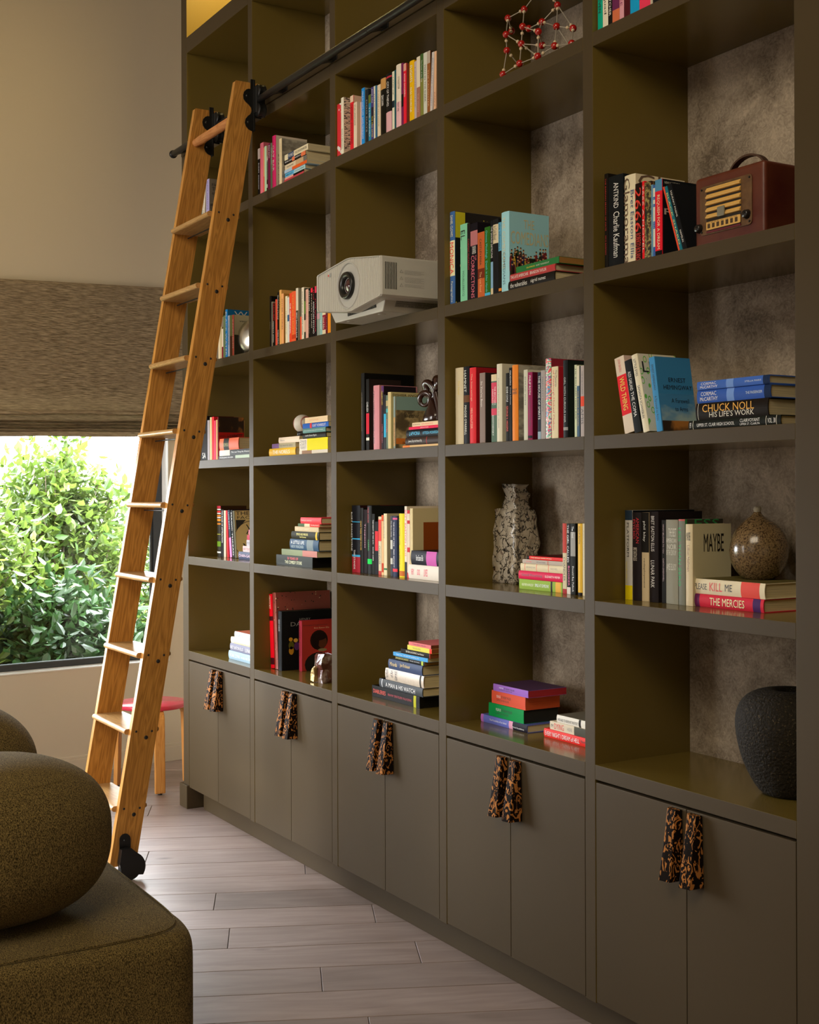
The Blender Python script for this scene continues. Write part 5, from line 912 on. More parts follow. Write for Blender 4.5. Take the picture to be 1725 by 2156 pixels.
  (0.9563,0.14,0.757,0.0267,0.1617,0.2129,0.0,'9A3040','red hardback with a bust portrait,fourth from left beside the glass rock',[('INTERRUPTIONS','50141C',0.1,0.7,0.3,0.7)],[],{'hard': 1,'cov': '9C3028','ct': [('Interruption','501814',0.04,0.75,0.08,0.12),('Bret Easton Ellis','D0A080',0.36,0.8,0.14,0.17)],'pat2': 'portrait'}),
 ]),
 ('between the ladder rails',[
  (0.1041,0.03,2.776,0.008,0.135,0.205,0.3197,'A4CACC','pale aqua paperback,first from left between the ladder rails',[('ELENA','406878',0.25,0.6,0.3,0.7)],[],{}),
  (0.1542,0.03,2.776,0.0294,0.135,0.2028,0.1169,'CEC6B6','cream white paperback,second from left between the ladder rails',[('MY BRILLIANT FRIEND','907848',0.1,0.95,0.3,0.6)],[],{}),
  (0.2101,0.03,2.776,0.037,0.135,0.2026,0.0,'A49CC8','lilac paperback with a photo cover,third from left between the ladder rails',[('ELENA FERRANTE','505080',0.05,0.7,0.3,0.6)],[],{'cov': '8C8474','ct': [('Elena Ferr','2C2A26',0.1,0.75,0.1,0.16),('The Stor','2C2A26',0.1,0.75,0.19,0.27),('of the Lo','2C2A26',0.1,0.75,0.29,0.36)],'pat2': 'photo2'}),
 ]),
 ('behind the silver dish',[
  (0.1508,0.02,2.12,0.0165,0.135,0.229,0.0,'D0C8B8','thin white paperback,first from left behind the silver dish',[],[],{}),
  (0.375,0.02,2.12,0.0209,0.135,0.1498,0.0,'CFC0A0','thin cream paperback,second from left behind the silver dish',[],[],{}),
  (0.3981,0.02,2.12,0.0164,0.135,0.1472,0.0,'B8A880','thin tan paperback,third from left behind the silver dish',[],[],{}),
  (0.4167,0.02,2.12,0.0152,0.135,0.1367,0.0,'D0C0B0','thin white and maroon paperback,fourth from left behind the silver dish',[],[('701828',0.6,1)],{}),
  (0.4346,0.02,2.12,0.0216,0.135,0.1941,0.0,'5C6C4C','mossy green paperback,fifth from left behind the silver dish',[],[],{}),
  (0.4586,0.02,2.12,0.0236,0.16,0.2187,0.0,'1E78C0','blue hardback with a tall cover,sixth from left behind the silver dish',[('BLACK WATER','E8E0D0',0.05,0.95,0.3,0.8)],[],{'hard': 1,'cov': '1C6CA8','ct': [('W T','E8E0D0',0.2,0.95,0.03,0.13)]}),
  (0.4852,0.02,2.12,0.0213,0.135,0.1889,0.0,'9AA8C0','pale blue-grey paperback,seventh from left behind the silver dish',[('THE WAVES','405070',0.1,0.7,0.3,0.7)],[],{}),
  (0.5087,0.02,2.12,0.0254,0.135,0.1869,0.0,'5C6038','green and brown paperback,eighth from left behind the silver dish',[],[('402818',0.5,1)],{}),
  (0.5373,0.02,2.12,0.0147,0.135,0.186,0.0,'9A4034','thin brick-red paperback,ninth from left behind the silver dish',[('VANISHING','E0C0B0',0.1,0.8,0.3,0.7)],[],{'cov': 'B8B08C','ct': [('vanishing','15130F',0.2,0.9,0.12,0.18)],'pat2': 'half'}),
 ]),
]
PILES=[
 ('under the comic cover',[
  (2.6627,2.8932,0.02,2.12,0.0306,0.155,'1C1816','black hardback with white lowercase lettering,bottom under the comic cover',[('the vulnerables','E8E0D0',0.05,0.42,0.3,0.75),('sigrid nunez','E8E0D0',0.5,0.82,0.3,0.75)],[],{'hard': 1}),
  (2.6675,2.8913,0.0224,2.1512,0.0202,0.155,'A83A3C','worn red hardback,second from bottom under the comic cover',[('THE LATE AMERICANS','E8D8D0',0.02,0.42,0.3,0.75),('BRANDON TAYLOR','E8D8D0',0.46,0.82,0.3,0.75)],[],{'hard': 1}),
  (2.6951,2.9059,0.0248,2.172,0.0188,0.135,'2C6C3C','green paperback with brown page edges,top under the comic cover',[('GALAPAGOS','D8C028',0.25,0.45,0.35,0.6),('KURT VONNEGUT','C0C8B8',0.48,0.78,0.35,0.6)],[],{'pg': 'A87838'}),
 ]),
 ('of the slanted pile',[
  (1.058,1.2402,0.03,2.776,0.0233,0.135,'B04048','thin red paperback,bottom of the slanted pile',[],[],{}),
  (1.058,1.2381,0.0324,2.7999,0.0088,0.135,'D89888','pink and black paperback,second from bottom of the slanted pile',[],[('16140F',0.45,1)],{}),
  (1.058,1.244,0.0348,2.8092,0.0161,0.135,'58A8D0','blue paperback,third from bottom of the slanted pile',[('NAKED SOCIETY','15130F',0.05,0.4,0.3,0.7),('CHUCK KLOSTERMAN','304850',0.48,0.95,0.3,0.7)],[('A8CCD0',0.45,1)],{}),
  (1.058,1.265,0.0312,2.826,0.0131,0.135,'A0B8CC','paperback with pale blue and orange spine,fourth from bottom of the slanted pile',[],[('EC5A24',0.35,1)],{}),
  (1.058,1.2598,0.0336,2.8397,0.0212,0.135,'CDBDA0','beige paperback,fifth from bottom of the slanted pile',[('THE NATIVE','15130F',0.08,0.4,0.3,0.6)],[('B89C78',0.5,0.85),('6A6860',0.85,1)],{}),
  (1.058,1.2564,0.03,2.8615,0.0162,0.135,'1A1512','black and orange paperback,sixth from bottom of the slanted pile',[('MICHAEL CHABON','E8E0D0',0.05,0.4,0.3,0.7),('WONDER BOYS','E8E0D0',0.5,0.8,0.3,0.7)],[('D87048',0.38,0.5),('D87048',0.8,1)],{}),
  (1.058,1.2743,0.0324,2.8782,0.0241,0.135,'D8C8A8','cream paperback with a navy patch,top of the slanted pile',[('FORD','E8E0D0',0.18,0.38,0.3,0.75),('THE SPORTSWRITER','504840',0.45,0.95,0.3,0.7)],[('3C4A64',0.15,0.4)],{}),
 ]),
 ('right of leaning books',[
  (3.4336,3.7404,0.03,1.664,0.0236,0.155,'1A1C18','black yearbook with white serif capitals,bottom right of leaning books',[('UPPER ST. CLAIR HIGH SCHOOL','E8E0D0',0.1,0.52,0.3,0.65),('CLAIRVOYANT','E8E0D0',0.58,0.79,0.5,0.85),('UPPER ST. CLAIR,PA','E8E0D0',0.58,0.79,0.15,0.4),('VOL. 38','E8E0D0',0.87,0.95,0.25,0.75),('1997','E8E0D0',0.015,0.035,0.2,0.8)],[('D8D4C8',0.05,0.055),('D8D4C8',0.85,0.854),('D8D4C8',0.955,0.959)],{'hard': 1}),
  (3.4583,3.6997,0.0324,1.6882,0.0416,0.155,'1B1510','black hardback with orange block capitals,second from bottom right of leaning books',[('CHUCK NOLL','E89A28',0.1,0.82,0.45,0.9),("HIS LIFE'S WORK",'C8C4B8',0.2,0.82,0.12,0.45)],[('D8D4C8',0.03,0.035)],{'hard': 1}),
  (3.4599,3.7049,0.0348,1.7304,0.0323,0.155,'3254A4','blue hardback,the thicker of two matching,third from bottom right of leaning books',[('CORMAC','E8E0D0',0.06,0.28,0.55,0.85),('McCARTHY','E8E0D0',0.05,0.3,0.15,0.45),('THE PASSENGER','B8C8E0',0.68,0.9,0.4,0.6)],[('6A8CCC',0.42,0.52),('182848',0.92,1)],{'hard': 1}),
  (3.4629,3.7037,0.0312,1.7633,0.0211,0.155,'3C60B0','blue hardback,the thinner of two matching,top right of leaning books',[('CORMAC','E8E0D0',0.06,0.28,0.55,0.85),('McCARTHY','E8E0D0',0.05,0.3,0.15,0.45),('STELLA MARIS','B8C8E0',0.68,0.9,0.4,0.6)],[('6A8CCC',0.42,0.52),('182848',0.92,1)],{'hard': 1,'covt': '8A2018'}),
 ]),
 ('before the carved ornament',[
  (2.0167,2.2552,0.025,1.664,0.0084,0.135,'C8A878','thin cream and orange paperback,bottom before the carved ornament',[],[('D87838',0.0,0.2)],{}),
  (2.033,2.2553,0.0274,1.673,0.0256,0.155,'33261F','dark brown hardback with white script,second from bottom before the carved ornament',[('Journey City in the House of Sky','D8D0C8',0.1,0.5,0.3,0.7)],[('90302C',0.62,0.64)],{'hard': 1}),
  (2.0358,2.2555,0.0298,1.6992,0.026,0.155,'15171C','black hardback with cyan capitals,third from bottom before the carved ornament',[('LAPVONA','28A8E0',0.1,0.42,0.25,0.75),('OTTESSA MOSHFEGH','28A8E0',0.5,0.95,0.3,0.65)],[],{'hard': 1}),
  (2.0563,2.2556,0.0262,1.7258,0.0094,0.135,'CC2048','thin crimson paperback,fourth from bottom before the carved ornament',[('APOLOGIES','F0B0B8',0.38,0.65,0.3,0.7)],[],{}),
  (2.0748,2.2557,0.0286,1.7358,0.0132,0.135,'DCBC98','peach paperback,top before the carved ornament',[('METAPHYSICAL','705040',0.03,0.3,0.3,0.65),('KITA FRANCISCO','D86050',0.35,0.75,0.25,0.7)],[],{}),
 ]),
 ('under the detective cover',[
  (0.35,0.7003,0.03,1.664,0.0157,0.135,'17150F','thin paperback,black then pale teal,bottom under the detective cover',[('MADELEINE KRUGER','E8E0D0',0.04,0.48,0.3,0.7)],[('A8B8A4',0.55,1)],{}),
  (0.3537,0.7005,0.0324,1.6803,0.0253,0.135,'D0CCC0','paperback,white then black,second from bottom under the detective cover',[('The Last Thing He Wanted','E8E0D0',0.4,0.98,0.35,0.7)],[('17150F',0.35,1)],{}),
  (0.3542,0.5724,0.0348,1.7062,0.0528,0.155,'D86444','thick orange hardback with a black label,top under the detective cover',[('RICHMOND','908830',0.22,0.48,0.3,0.6)],[('1C1A10',0.22,0.5)],{'hard': 1}),
 ]),
 ('below the baseball',[
  (0.9055,1.1582,0.03,1.664,0.032,0.155,'D4A630','mustard yellow hardback,bottom below the baseball',[('THE NORELS','F0E0B0',0.15,0.8,0.25,0.75)],[],{'hard': 1}),
  (0.9259,1.1518,0.0324,1.6966,0.0192,0.135,'9A9070','grey-olive paperback with a purple end,second from bottom below the baseball',[('THE PAINTED BIRD','484438',0.32,0.88,0.3,0.65)],[('6A4878',0.0,0.3)],{}),
  (0.9887,1.184,0.0348,1.7164,0.0241,0.155,'CFBEA8','cream hardback,top below the baseball',[('Nora','706050',0.1,0.3,0.35,0.6)],[],{'hard': 1}),
 ]),
 ('right of the baseball',[
  (1.1896,1.4391,0.03,1.664,0.0153,0.135,'C8C0B0','thin brown and white paperback,bottom right of the baseball',[],[('8A6A50',0.1,0.45)],{}),
  (1.1868,1.4358,0.0324,1.6799,0.0465,0.135,'E8C810','thick yellow paperback with a white end,second from bottom right of the baseball',[('A MARK OF REAL GENIUS','15130F',0.03,0.25,0.1,0.9,'h')],[('D0C8B8',0.0,0.28)],{}),
  (1.2143,1.4173,0.0348,1.7269,0.0207,0.155,'1C1812','black hardback with white lettering,third from bottom right of the baseball',[('Laszlo-Steven Rigolo','E8E0D0',0.12,0.62,0.3,0.75)],[],{'hard': 1}),
  (1.2232,1.4212,0.0312,1.7482,0.0185,0.155,'5A8480','teal hardback,fourth from bottom right of the baseball',[('JOAN DIDION THE LAST TO THINK','C8D8D0',0.05,0.9,0.35,0.6)],[],{'hard': 1}),
  (1.2146,1.4399,0.0336,1.7673,0.0193,0.135,'2858A8','blue paperback with white script,fifth from bottom right of the baseball',[('KURT VONNEGUT','E8E0D0',0.4,0.9,0.2,0.75)],[('C03838',0.29,0.36)],{}),
  (1.2434,1.4401,0.03,1.7871,0.0227,0.135,'E4BC98','peach paperback,top right of the baseball',[('SIGNS','C89868',0.2,0.6,0.35,0.65)],[],{}),
 ]),
 ('under the gourd pot',[
  (3.3551,3.6076,0.112,1.209,0.0329,0.155,'BE2A3C','red hardback with cream capitals,bottom under the gourd pot',[('THE MERCIES','F0D8A0',0.27,0.75,0.2,0.8)],[('5A2048',0.02,0.12),('44285A',0.86,0.96)],{'hard': 1}),
  (3.3607,3.6098,0.1144,1.2425,0.039,0.155,'CDC2A6','cream hardback with scattered red lettering,top under the gourd pot',[('PLEASE','282420',0.02,0.2,0.3,0.7),('KILL','C83838',0.24,0.42,0.25,0.8),('ME','282420',0.46,0.56,0.3,0.75)],[('D85048',0.68,0.93)],{'hard': 1,'covt': '58502C'}),
 ]),
 ('beside the ceramic figure',[
  (2.6143,2.8315,0.09,1.209,0.031,0.135,'84A23E','green paperback,bottom beside the ceramic figure',[('HEATHER HAVRILESKY','D0DCA8',0.07,0.35,0.35,0.6),('SMILE AT SOMEONE','F0F0D8',0.38,0.7,0.35,0.65)],[('28281C',0.74,0.78),('D0A040',0.85,0.97)],{}),
  (2.6099,2.8317,0.0924,1.2406,0.0247,0.155,'C4224A','crimson hardback,second from bottom beside the ceramic figure',[('Good Mourning','501028',0.08,0.55,0.3,0.7),('ELIZABETH MEYER','E8C0C0',0.62,0.95,0.4,0.65)],[],{'hard': 1}),
  (2.6163,2.8318,0.0948,1.2659,0.0229,0.155,'C8BC9C','cream hardback with coral brackets,third from bottom beside the ceramic figure',[('SHENANDOAH','908870',0.14,0.36,0.4,0.65),('NOVEL','908870',0.72,0.88,0.4,0.65)],[('D88070',0.1,0.115),('D88070',0.38,0.395),('D88070',0.66,0.675)],{'hard': 1}),
  (2.6303,2.8319,0.0912,1.2894,0.0123,0.135,'A89C90','grey paperback,fourth from bottom beside the ceramic figure',[('HOT MILK','D04840',0.1,0.24,0.3,0.65),("I'M A FAN",'282828',0.36,0.58,0.3,0.65)],[('A87868',0.63,0.66)],{}),
  (2.6501,2.832,0.0936,1.3024,0.0104,0.155,'CC2C2C','red hardback with a black left end,top beside the ceramic figure',[("THE DEVIL'S OWN WORK",'F0D0A8',0.12,0.7,0.35,0.7)],[('15130F',0.0,0.07)],{'hard': 1,'covt': '4A1410'}),
 ]),
 ('under the brown-panelled cover',[
  (2.0054,2.2045,0.055,1.209,0.0494,0.155,'CDC5BA','thick white hardback with red blocks,bottom under the brown-panelled cover',[('VERY','D03858',0.1,0.2,0.3,0.7),('GOOD','D03858',0.3,0.4,0.3,0.7),('LIVES','D03858',0.53,0.65,0.25,0.75)],[],{'hard': 1}),
  (2.0197,2.2049,0.0574,1.259,0.0483,0.155,'1C1C24','black hardback streaked pink and green,top under the brown-panelled cover',[('Bret Easton Ellis','D8D8D0',0.2,0.45,0.3,0.7)],[('B858A0',0.55,0.9)],{'hard': 1}),
 ]),
 ('beside the clock cover',[
  (0.4161,0.5633,0.1,1.209,0.0339,0.155,'3C445C','slate blue hardback,bottom beside the clock cover',[('CHAN-GAN','D8B0C0',0.05,0.98,0.3,0.7)],[],{'hard': 1}),
  (0.4572,0.5636,0.1024,1.2435,0.0264,0.135,'C8A8A8','pink and grey paperback,second from bottom beside the clock cover',[('BUTTERFLY','806068',0.1,0.9,0.3,0.7)],[],{}),
  (0.4932,0.5638,0.1048,1.2705,0.0277,0.135,'A8A4AC','pale grey paperback,third from bottom beside the clock cover',[('MOXY','484858',0.1,0.9,0.3,0.7)],[],{}),
  (0.5068,0.564,0.1012,1.2988,0.0215,0.135,'A03848','dark red paperback,fourth from bottom beside the clock cover',[],[],{}),
  (0.5185,0.5642,0.1036,1.3209,0.0238,0.135,'C06878','pink paperback,top beside the clock cover',[],[],{}),
 ]),
 ('of second-column tall pile',[
  (0.9264,1.2654,0.05,1.209,0.0423,0.2,'1C2019','big black boxed book with a red border,bottom of second-column tall pile',[('50 YEARS OF','D83038',0.32,0.62,0.6,0.85),('THE COMEDY STORE','E8E0A8',0.25,0.72,0.2,0.5)],[],{'hard': 1,'box': 1}),
  (0.9737,1.3022,0.0524,1.2519,0.0246,0.135,'7A8468','thin grey-green and pink paperback,second from bottom of second-column tall pile',[],[('A87068',0.6,1)],{}),
  (1.0525,1.313,0.0548,1.2771,0.0435,0.155,'2C4660','thick blue hardback with a portrait,third from bottom of second-column tall pile',[('A LITTLE LIFE','C8D0D0',0.05,0.52,0.55,0.85),('HANYA YANAGIHARA','8CA0A8',0.05,0.5,0.15,0.45)],[('707C80',0.6,0.82)],{'hard': 1}),
  (1.0739,1.3237,0.0512,1.3212,0.0313,0.155,'28281C','dark olive hardback with yellow lettering,fourth from bottom of second-column tall pile',[('SMOKE AND MIRRORS','D8C860',0.2,0.62,0.5,0.8),('Neil Gaiman','D8C860',0.32,0.55,0.2,0.4)],[('C8A838',0.88,0.94)],{'hard': 1}),
  (1.0981,1.3134,0.0536,1.3531,0.0196,0.135,'B6A684','beige paperback,fifth from bottom of second-column tall pile',[('THE GREAT NIGHT','D8CCB0',0.05,0.6,0.35,0.6)],[],{}),
  (1.1354,1.3288,0.05,1.3733,0.0122,0.135,'C83C34','green,cream and red paperback,sixth from bottom of second-column tall pile',[('The Day Room','E8E0D0',0.6,0.95,0.3,0.7)],[('405838',0.0,0.3),('C8B898',0.3,0.55)],{}),
  (1.1563,1.34,0.0524,1.3861,0.0245,0.155,'E04048','coral red hardback,top of second-column tall pile',[('The Hopeless and the Void','F0C0B0',0.05,0.55,0.35,0.6)],[],{'hard': 1}),
 ]),
 ('of the pale pile',[
  (0.4168,0.7994,0.05,0.757,0.0379,0.155,'8CA6B8','light blue hardback,bottom of the pale pile',[('MICHAEL SZYMAN','E8E0D0',0.04,0.34,0.3,0.7),('WHERE WE COME FROM','E8E0D0',0.36,0.78,0.35,0.6)],[],{'hard': 1}),
  (0.4278,0.7997,0.0524,0.7955,0.0338,0.155,'76788C','grey-violet hardback,second from bottom of the pale pile',[('BRET EASTON ELLIS','D0D0D8',0.02,0.4,0.3,0.7),('LUNAR PARK','E0E0E0',0.46,0.78,0.25,0.75)],[],{'hard': 1}),
  (0.4305,0.7999,0.0548,0.8298,0.0283,0.155,'CCC4B0','cream hardback,third from bottom of the pale pile',[('A Novel of Home','C0B068',0.1,0.7,0.1,0.25)],[],{'hard': 1}),
  (0.4815,0.8001,0.0512,0.8588,0.0278,0.155,'B8C2D4','pale lavender hardback with an orange cover,top of the pale pile',[('ESSAYS','8088A0',0.05,0.3,0.3,0.7)],[],{'hard': 1,'covt': 'B86850'}),
 ]),
 ('of the nine-book pile',[
  (1.7127,2.0501,0.07,0.757,0.041,0.2,'151413','large black slipcase with red capitals,bottom of the nine-book pile',[('DIABLERIES','D84838',0.03,0.3,0.35,0.7),('BRIAN MAY  DENIS PELLERIN  PAULA FLEMING','A82838',0.35,0.84,0.4,0.6)],[('A8A828',0.88,0.93)],{'hard': 1,'box': 1}),
  (1.7652,2.0684,0.0724,0.7986,0.0306,0.155,'44484C','grey hardback with white serif capitals,second from bottom of the nine-book pile',[('A MAN & HIS WATCH','D0D4D8',0.16,0.84,0.2,0.7)],[('C8CCD0',0.06,0.075)],{'hard': 1,'covt': '101214'}),
  (1.8064,2.0726,0.0748,0.8298,0.0423,0.155,'B8AC9C','thick speckled cream hardback,third from bottom of the nine-book pile',[('The Work','15130F',0.01,0.09,0.1,0.9,'v2'),('of Art','15130F',0.14,0.22,0.3,0.9,'v2'),('ADAM MOSS','15130F',0.26,0.33,0.1,0.9,'v2')],[('38342C',0.9,0.94)],{'hard': 1,'pat': 'fleck'}),
  (1.8354,2.0689,0.0712,0.8726,0.035,0.155,'3E4A66','slate blue hardback with gold lettering,fourth from bottom of the nine-book pile',[('Miranda','D0B878',0.06,0.27,0.35,0.75),('Jon Krakauer','D0B878',0.36,0.66,0.35,0.8)],[],{'hard': 1}),
  (1.8782,2.0785,0.0736,0.9083,0.0147,0.135,'17191A','black paperback with yellow lettering,fifth from bottom of the nine-book pile',[('DANGEROUS LIAISONS','B8B050',0.01,0.46,0.35,0.8),('THE NOVEL','E8E0D0',0.5,0.84,0.4,0.6)],[('A8B848',0.89,0.95)],{'pg': 'A87838'}),
  (1.8687,2.1046,0.07,0.9236,0.0136,0.135,'4690C4','sky blue paperback,sixth from bottom of the nine-book pile',[('Martin Amis   THE ART OF HOLDING ON','E8E0D0',0.1,0.75,0.35,0.65)],[],{'covt': '8AA0B0'}),
  (1.9197,2.1164,0.0724,0.9378,0.0162,0.135,'1A1511','black paperback with white and red lettering,seventh from bottom of the nine-book pile',[('ENTER LAUGHING','D8D0C0',0.18,0.55,0.35,0.75),('Carl Reiner','D8D0C0',0.57,0.8,0.35,0.7)],[('B83424',0.985,1)],{'pg': '8A4A20'}),
  (1.9605,2.1229,0.0748,0.9545,0.0163,0.135,'C4BE50','mustard yellow paperback,eighth from bottom of the nine-book pile',[('THE OLD MEN','787430',0.22,0.55,0.35,0.65)],[('D8302C',0.91,1)],{'pg': '8A4A20'}),
  (1.9756,2.1236,0.0712,0.9715,0.0126,0.135,'C46A6C','small pink paperback,top of the nine-book pile',[('THE RED HEAD','502428',0.18,0.78,0.35,0.65)],[],{'pg': '7A4018'}),
 ]),
 ('of the four-book pile',[
  (2.3648,2.6204,0.115,0.757,0.0249,0.155,'5A62AC','violet-blue hardback with a dark right end,bottom of the four-book pile',[('The Possibility of an Island','E8E0D0',0.2,0.57,0.35,0.65),('Michel Houellebecq','E8E0D0',0.7,0.94,0.2,0.45)],[('A060A8',0.0,0.06),('C890A8',0.62,0.7),('1C1A24',0.7,1)],{'hard': 1}),
  (2.4051,2.5979,0.1174,0.7825,0.0423,0.135,'108040','bright green paperback with black page edges,second from bottom of the four-book pile',[('PLEXUS','E8E0D0',0.22,0.36,0.5,0.7),('BY HENRY MILLER','102818',0.38,0.68,0.5,0.7),('COMPLETE IN ONE VOLUME','102818',0.22,0.58,0.25,0.4)],[],{'pg': '1A1C14'}),
  (2.419,2.6041,0.1198,0.8254,0.0409,0.135,'C4503A','orange-red paperback with rust page edges,third from bottom of the four-book pile',[('SEXUS','E8E0D0',0.15,0.27,0.5,0.7),('BY HENRY MILLER','501810',0.3,0.58,0.5,0.7),('COMPLETE IN ONE VOLUME','501810',0.15,0.52,0.25,0.4)],[],{'pg': 'C0501C'}),
  (2.4331,2.6238,0.1162,0.8669,0.0224,0.15,'8C60B4','purple paperback with red page edges,top of the four-book pile',[('NEXUS','E8E0D0',0.18,0.3,0.5,0.7),('BY HENRY MILLER','201028',0.32,0.62,0.5,0.7),('COMPLETE IN ONE VOLUME','201028',0.18,0.55,0.25,0.4)],[],{'covt': '4A3450','pg': 'A8202C'}),
 ]),
 ('of the three-book pile',[
  (2.6875,2.9175,0.13,0.757,0.0261,0.155,'D2302A','bright red hardback with white capitals,bottom of the three-book pile',[('EVERY NIGHT I DREAM of HELL','E8E0D0',0.03,0.76,0.25,0.75),('Malcolm Mackay','501414',0.79,0.98,0.3,0.7)],[],{'hard': 1}),
  (2.7132,2.9176,0.1324,0.7837,0.0252,0.135,'C6BBA6','cream paperback with red capitals,second from bottom of the three-book pile',[("I'M",'383430',0.03,0.08,0.3,0.7),('DYING','CC3A34',0.11,0.34,0.15,0.85),('HERE','88847A',0.42,0.54,0.3,0.7)],[('48483F',0.58,0.98)],{}),
  (2.746,2.9178,0.1348,0.8095,0.0228,0.155,'D2CEC4','white hardback with bold black capitals,top of the three-book pile',[('WE HAD TO REMOVE THIS POST','15130F',0.04,0.6,0.25,0.6)],[('28241F',0.62,0.68)],{'hard': 1,'covt': '605C52'}),
 ]),
]
# ---------------- books ----------------
G_ = 1.4
paper = {}
def pagemat(h='D8C8A0'):
    if h in paper: return paper[h]
    m = mat('pages_'+h, lin(h, 1.15), .85); nt = m.node_tree; b = nt.nodes['Principled BSDF']
    tc = nt.nodes.new('ShaderNodeTexCoord'); mp = nt.nodes.new('ShaderNodeMapping'); mp.inputs['Scale'].default_value = (1, .01, .01); n = nt.nodes.new('ShaderNodeTexNoise'); n.inputs['Scale'].default_value = 900; n.inputs['Detail'].default_value = 1
    r = nt.nodes.new('ShaderNodeMapRange'); r.inputs[1].default_value = .3; r.inputs[2].default_value = .7; r.inputs[3].default_value = .72; r.inputs[4].default_value = 1.05; hs = nt.nodes.new('ShaderNodeHueSaturation'); hs.inputs['Color'].default_value = lin(h, 1.15)
    nt.links.new(tc.outputs['Object'], mp.inputs[0]); nt.links.new(mp.outputs[0], n.inputs[0]); nt.links.new(n.outputs['Fac'], r.inputs[0]); nt.links.new(r.outputs[0], hs.inputs['Value']); nt.links.new(hs.outputs[0], b.inputs['Base Color'])
    paper[h] = m; return m
def cm(h, gloss=.42): return mat('cover_'+h, lin(h, G_), gloss+.1, spec=.06)
def ink(h): return mat('ink_'+h, lin(h, G_), .5)
PAT = {}
def patmat(p):
    """printed cover art as procedural colour, one material per pattern"""
    if p in PAT: return PAT[p]
    spec = {  # kind, scale, stops[(pos,color)], stretch, constant
     'mosaic': ('n', 60, [(0, '0C0A06'), (.42, '3A3018'), (.5, '8A8450'), (.56, '5A2A18'), (.62, '1A2014')], (1, 1, 1), 1),
     'terrazzo': ('t', 230, [(0, 'D8C8A0'), (.08, '1C1010'), (.11, '8A4034'), (1, '8A4034')], (1, 1, 1), 1),
     'flowers': ('v', 34, [(0, 'E8DCD0'), (.30, 'E8DCD0'), (.31, 'C42230')], (1, 1, 1), 1),
     'fleck': ('n', 110, [(0, '6A6054'), (.36, 'B8AC9C'), (1, 'C4B8A8')], (1, .4, 1), 0),
     'candy': ('n', 40, [(0, '3A8AB0'), (.40, 'D83838'), (.47, 'E8E0D8'), (.52, '48A060'), (.57, '8A4AA0'), (.62, 'D83848')], (1, 1, 2.4), 1),
     'burst': ('n', 55, [(0, '100E10'), (.66, '100E10'), (.68, 'C0B030'), (.72, 'D06080')], (1, 1, 1), 1),
     'ovals': ('v', 38, [(0, 'D2CBB4'), (.2, 'D2CBB4'), (.24, '68B040'), (.32, '68B040'), (.35, 'D2CBB4')], (1, 1.5, 1), 1),
     'cloud': ('n', 9, [(0, '3678AA'), (.45, '3678AA'), (.62, '8FA8AC')], (1, 1, 2), 0),
     'photo': ('n', 16, [(0, '2C2A26'), (.42, '6C675E'), (.6, 'A09A8C')], (1, 1, 2.5), 0),
     'photo2': ('n', 30, [(0, '2C2C2A'), (.45, '5C584E'), (.6, '98907C')], (1, .4, 2), 0),
     'boulder': ('n', 18, [(0, '2A241C'), (.42, '5A4E38'), (.5, '9A8860'), (.6, 'C4B48C')], (1, 1, 1), 0),
     'noir': ('n', 14, [(0, '100A06'), (.50, '2A1A0C'), (.62, '9A6428')], (1, 1, 1), 0),
     'scribble': ('n', 60, [(0, 'D2C2AC'), (.47, 'D2C2AC'), (.48, '28241F'), (.53, '28241F'), (.54, 'D2C2AC')], (1, .5, 2.4), 1),
    }[p]
    kind, sc_, stops, st, const = spec
    m = bpy.data.materials.new('print_'+p); m.use_nodes = True; nt = m.node_tree; b = nt.nodes['Principled BSDF']; b.inputs['Roughness'].default_value = .4
    tc = nt.nodes.new('ShaderNodeTexCoord'); mp = nt.nodes.new('ShaderNodeMapping'); mp.inputs['Scale'].default_value = st
    if kind == 'n': n = nt.nodes.new('ShaderNodeTexNoise'); n.inputs['Detail'].default_value = 3; out = 'Fac'
    else: n = nt.nodes.new('ShaderNodeTexVoronoi'); out = 'Distance'
    if kind == 't': n.inputs['Randomness'].default_value = 1; out = 'Color'
    n.inputs['Scale'].default_value = sc_
    cr = nt.nodes.new('ShaderNodeValToRGB'); cr.color_ramp.interpolation = 'CONSTANT' if const else 'LINEAR'
    el = cr.color_ramp.elements; el[0].position = stops[0][0]; el[0].color = lin(stops[0][1], G_); el[1].position = stops[1][0]; el[1].color = lin(stops[1][1], G_)
    for q, c in stops[2:]: e = el.new(q); e.color = lin(c, G_)
    nt.links.new(tc.outputs['Object'], mp.inputs[0]); nt.links.new(mp.outputs[0], n.inputs[0]); nt.links.new(n.outputs[out], cr.inputs[0]); nt.links.new(cr.outputs[0], b.inputs['Base Color'])
    PAT[p] = m; return m
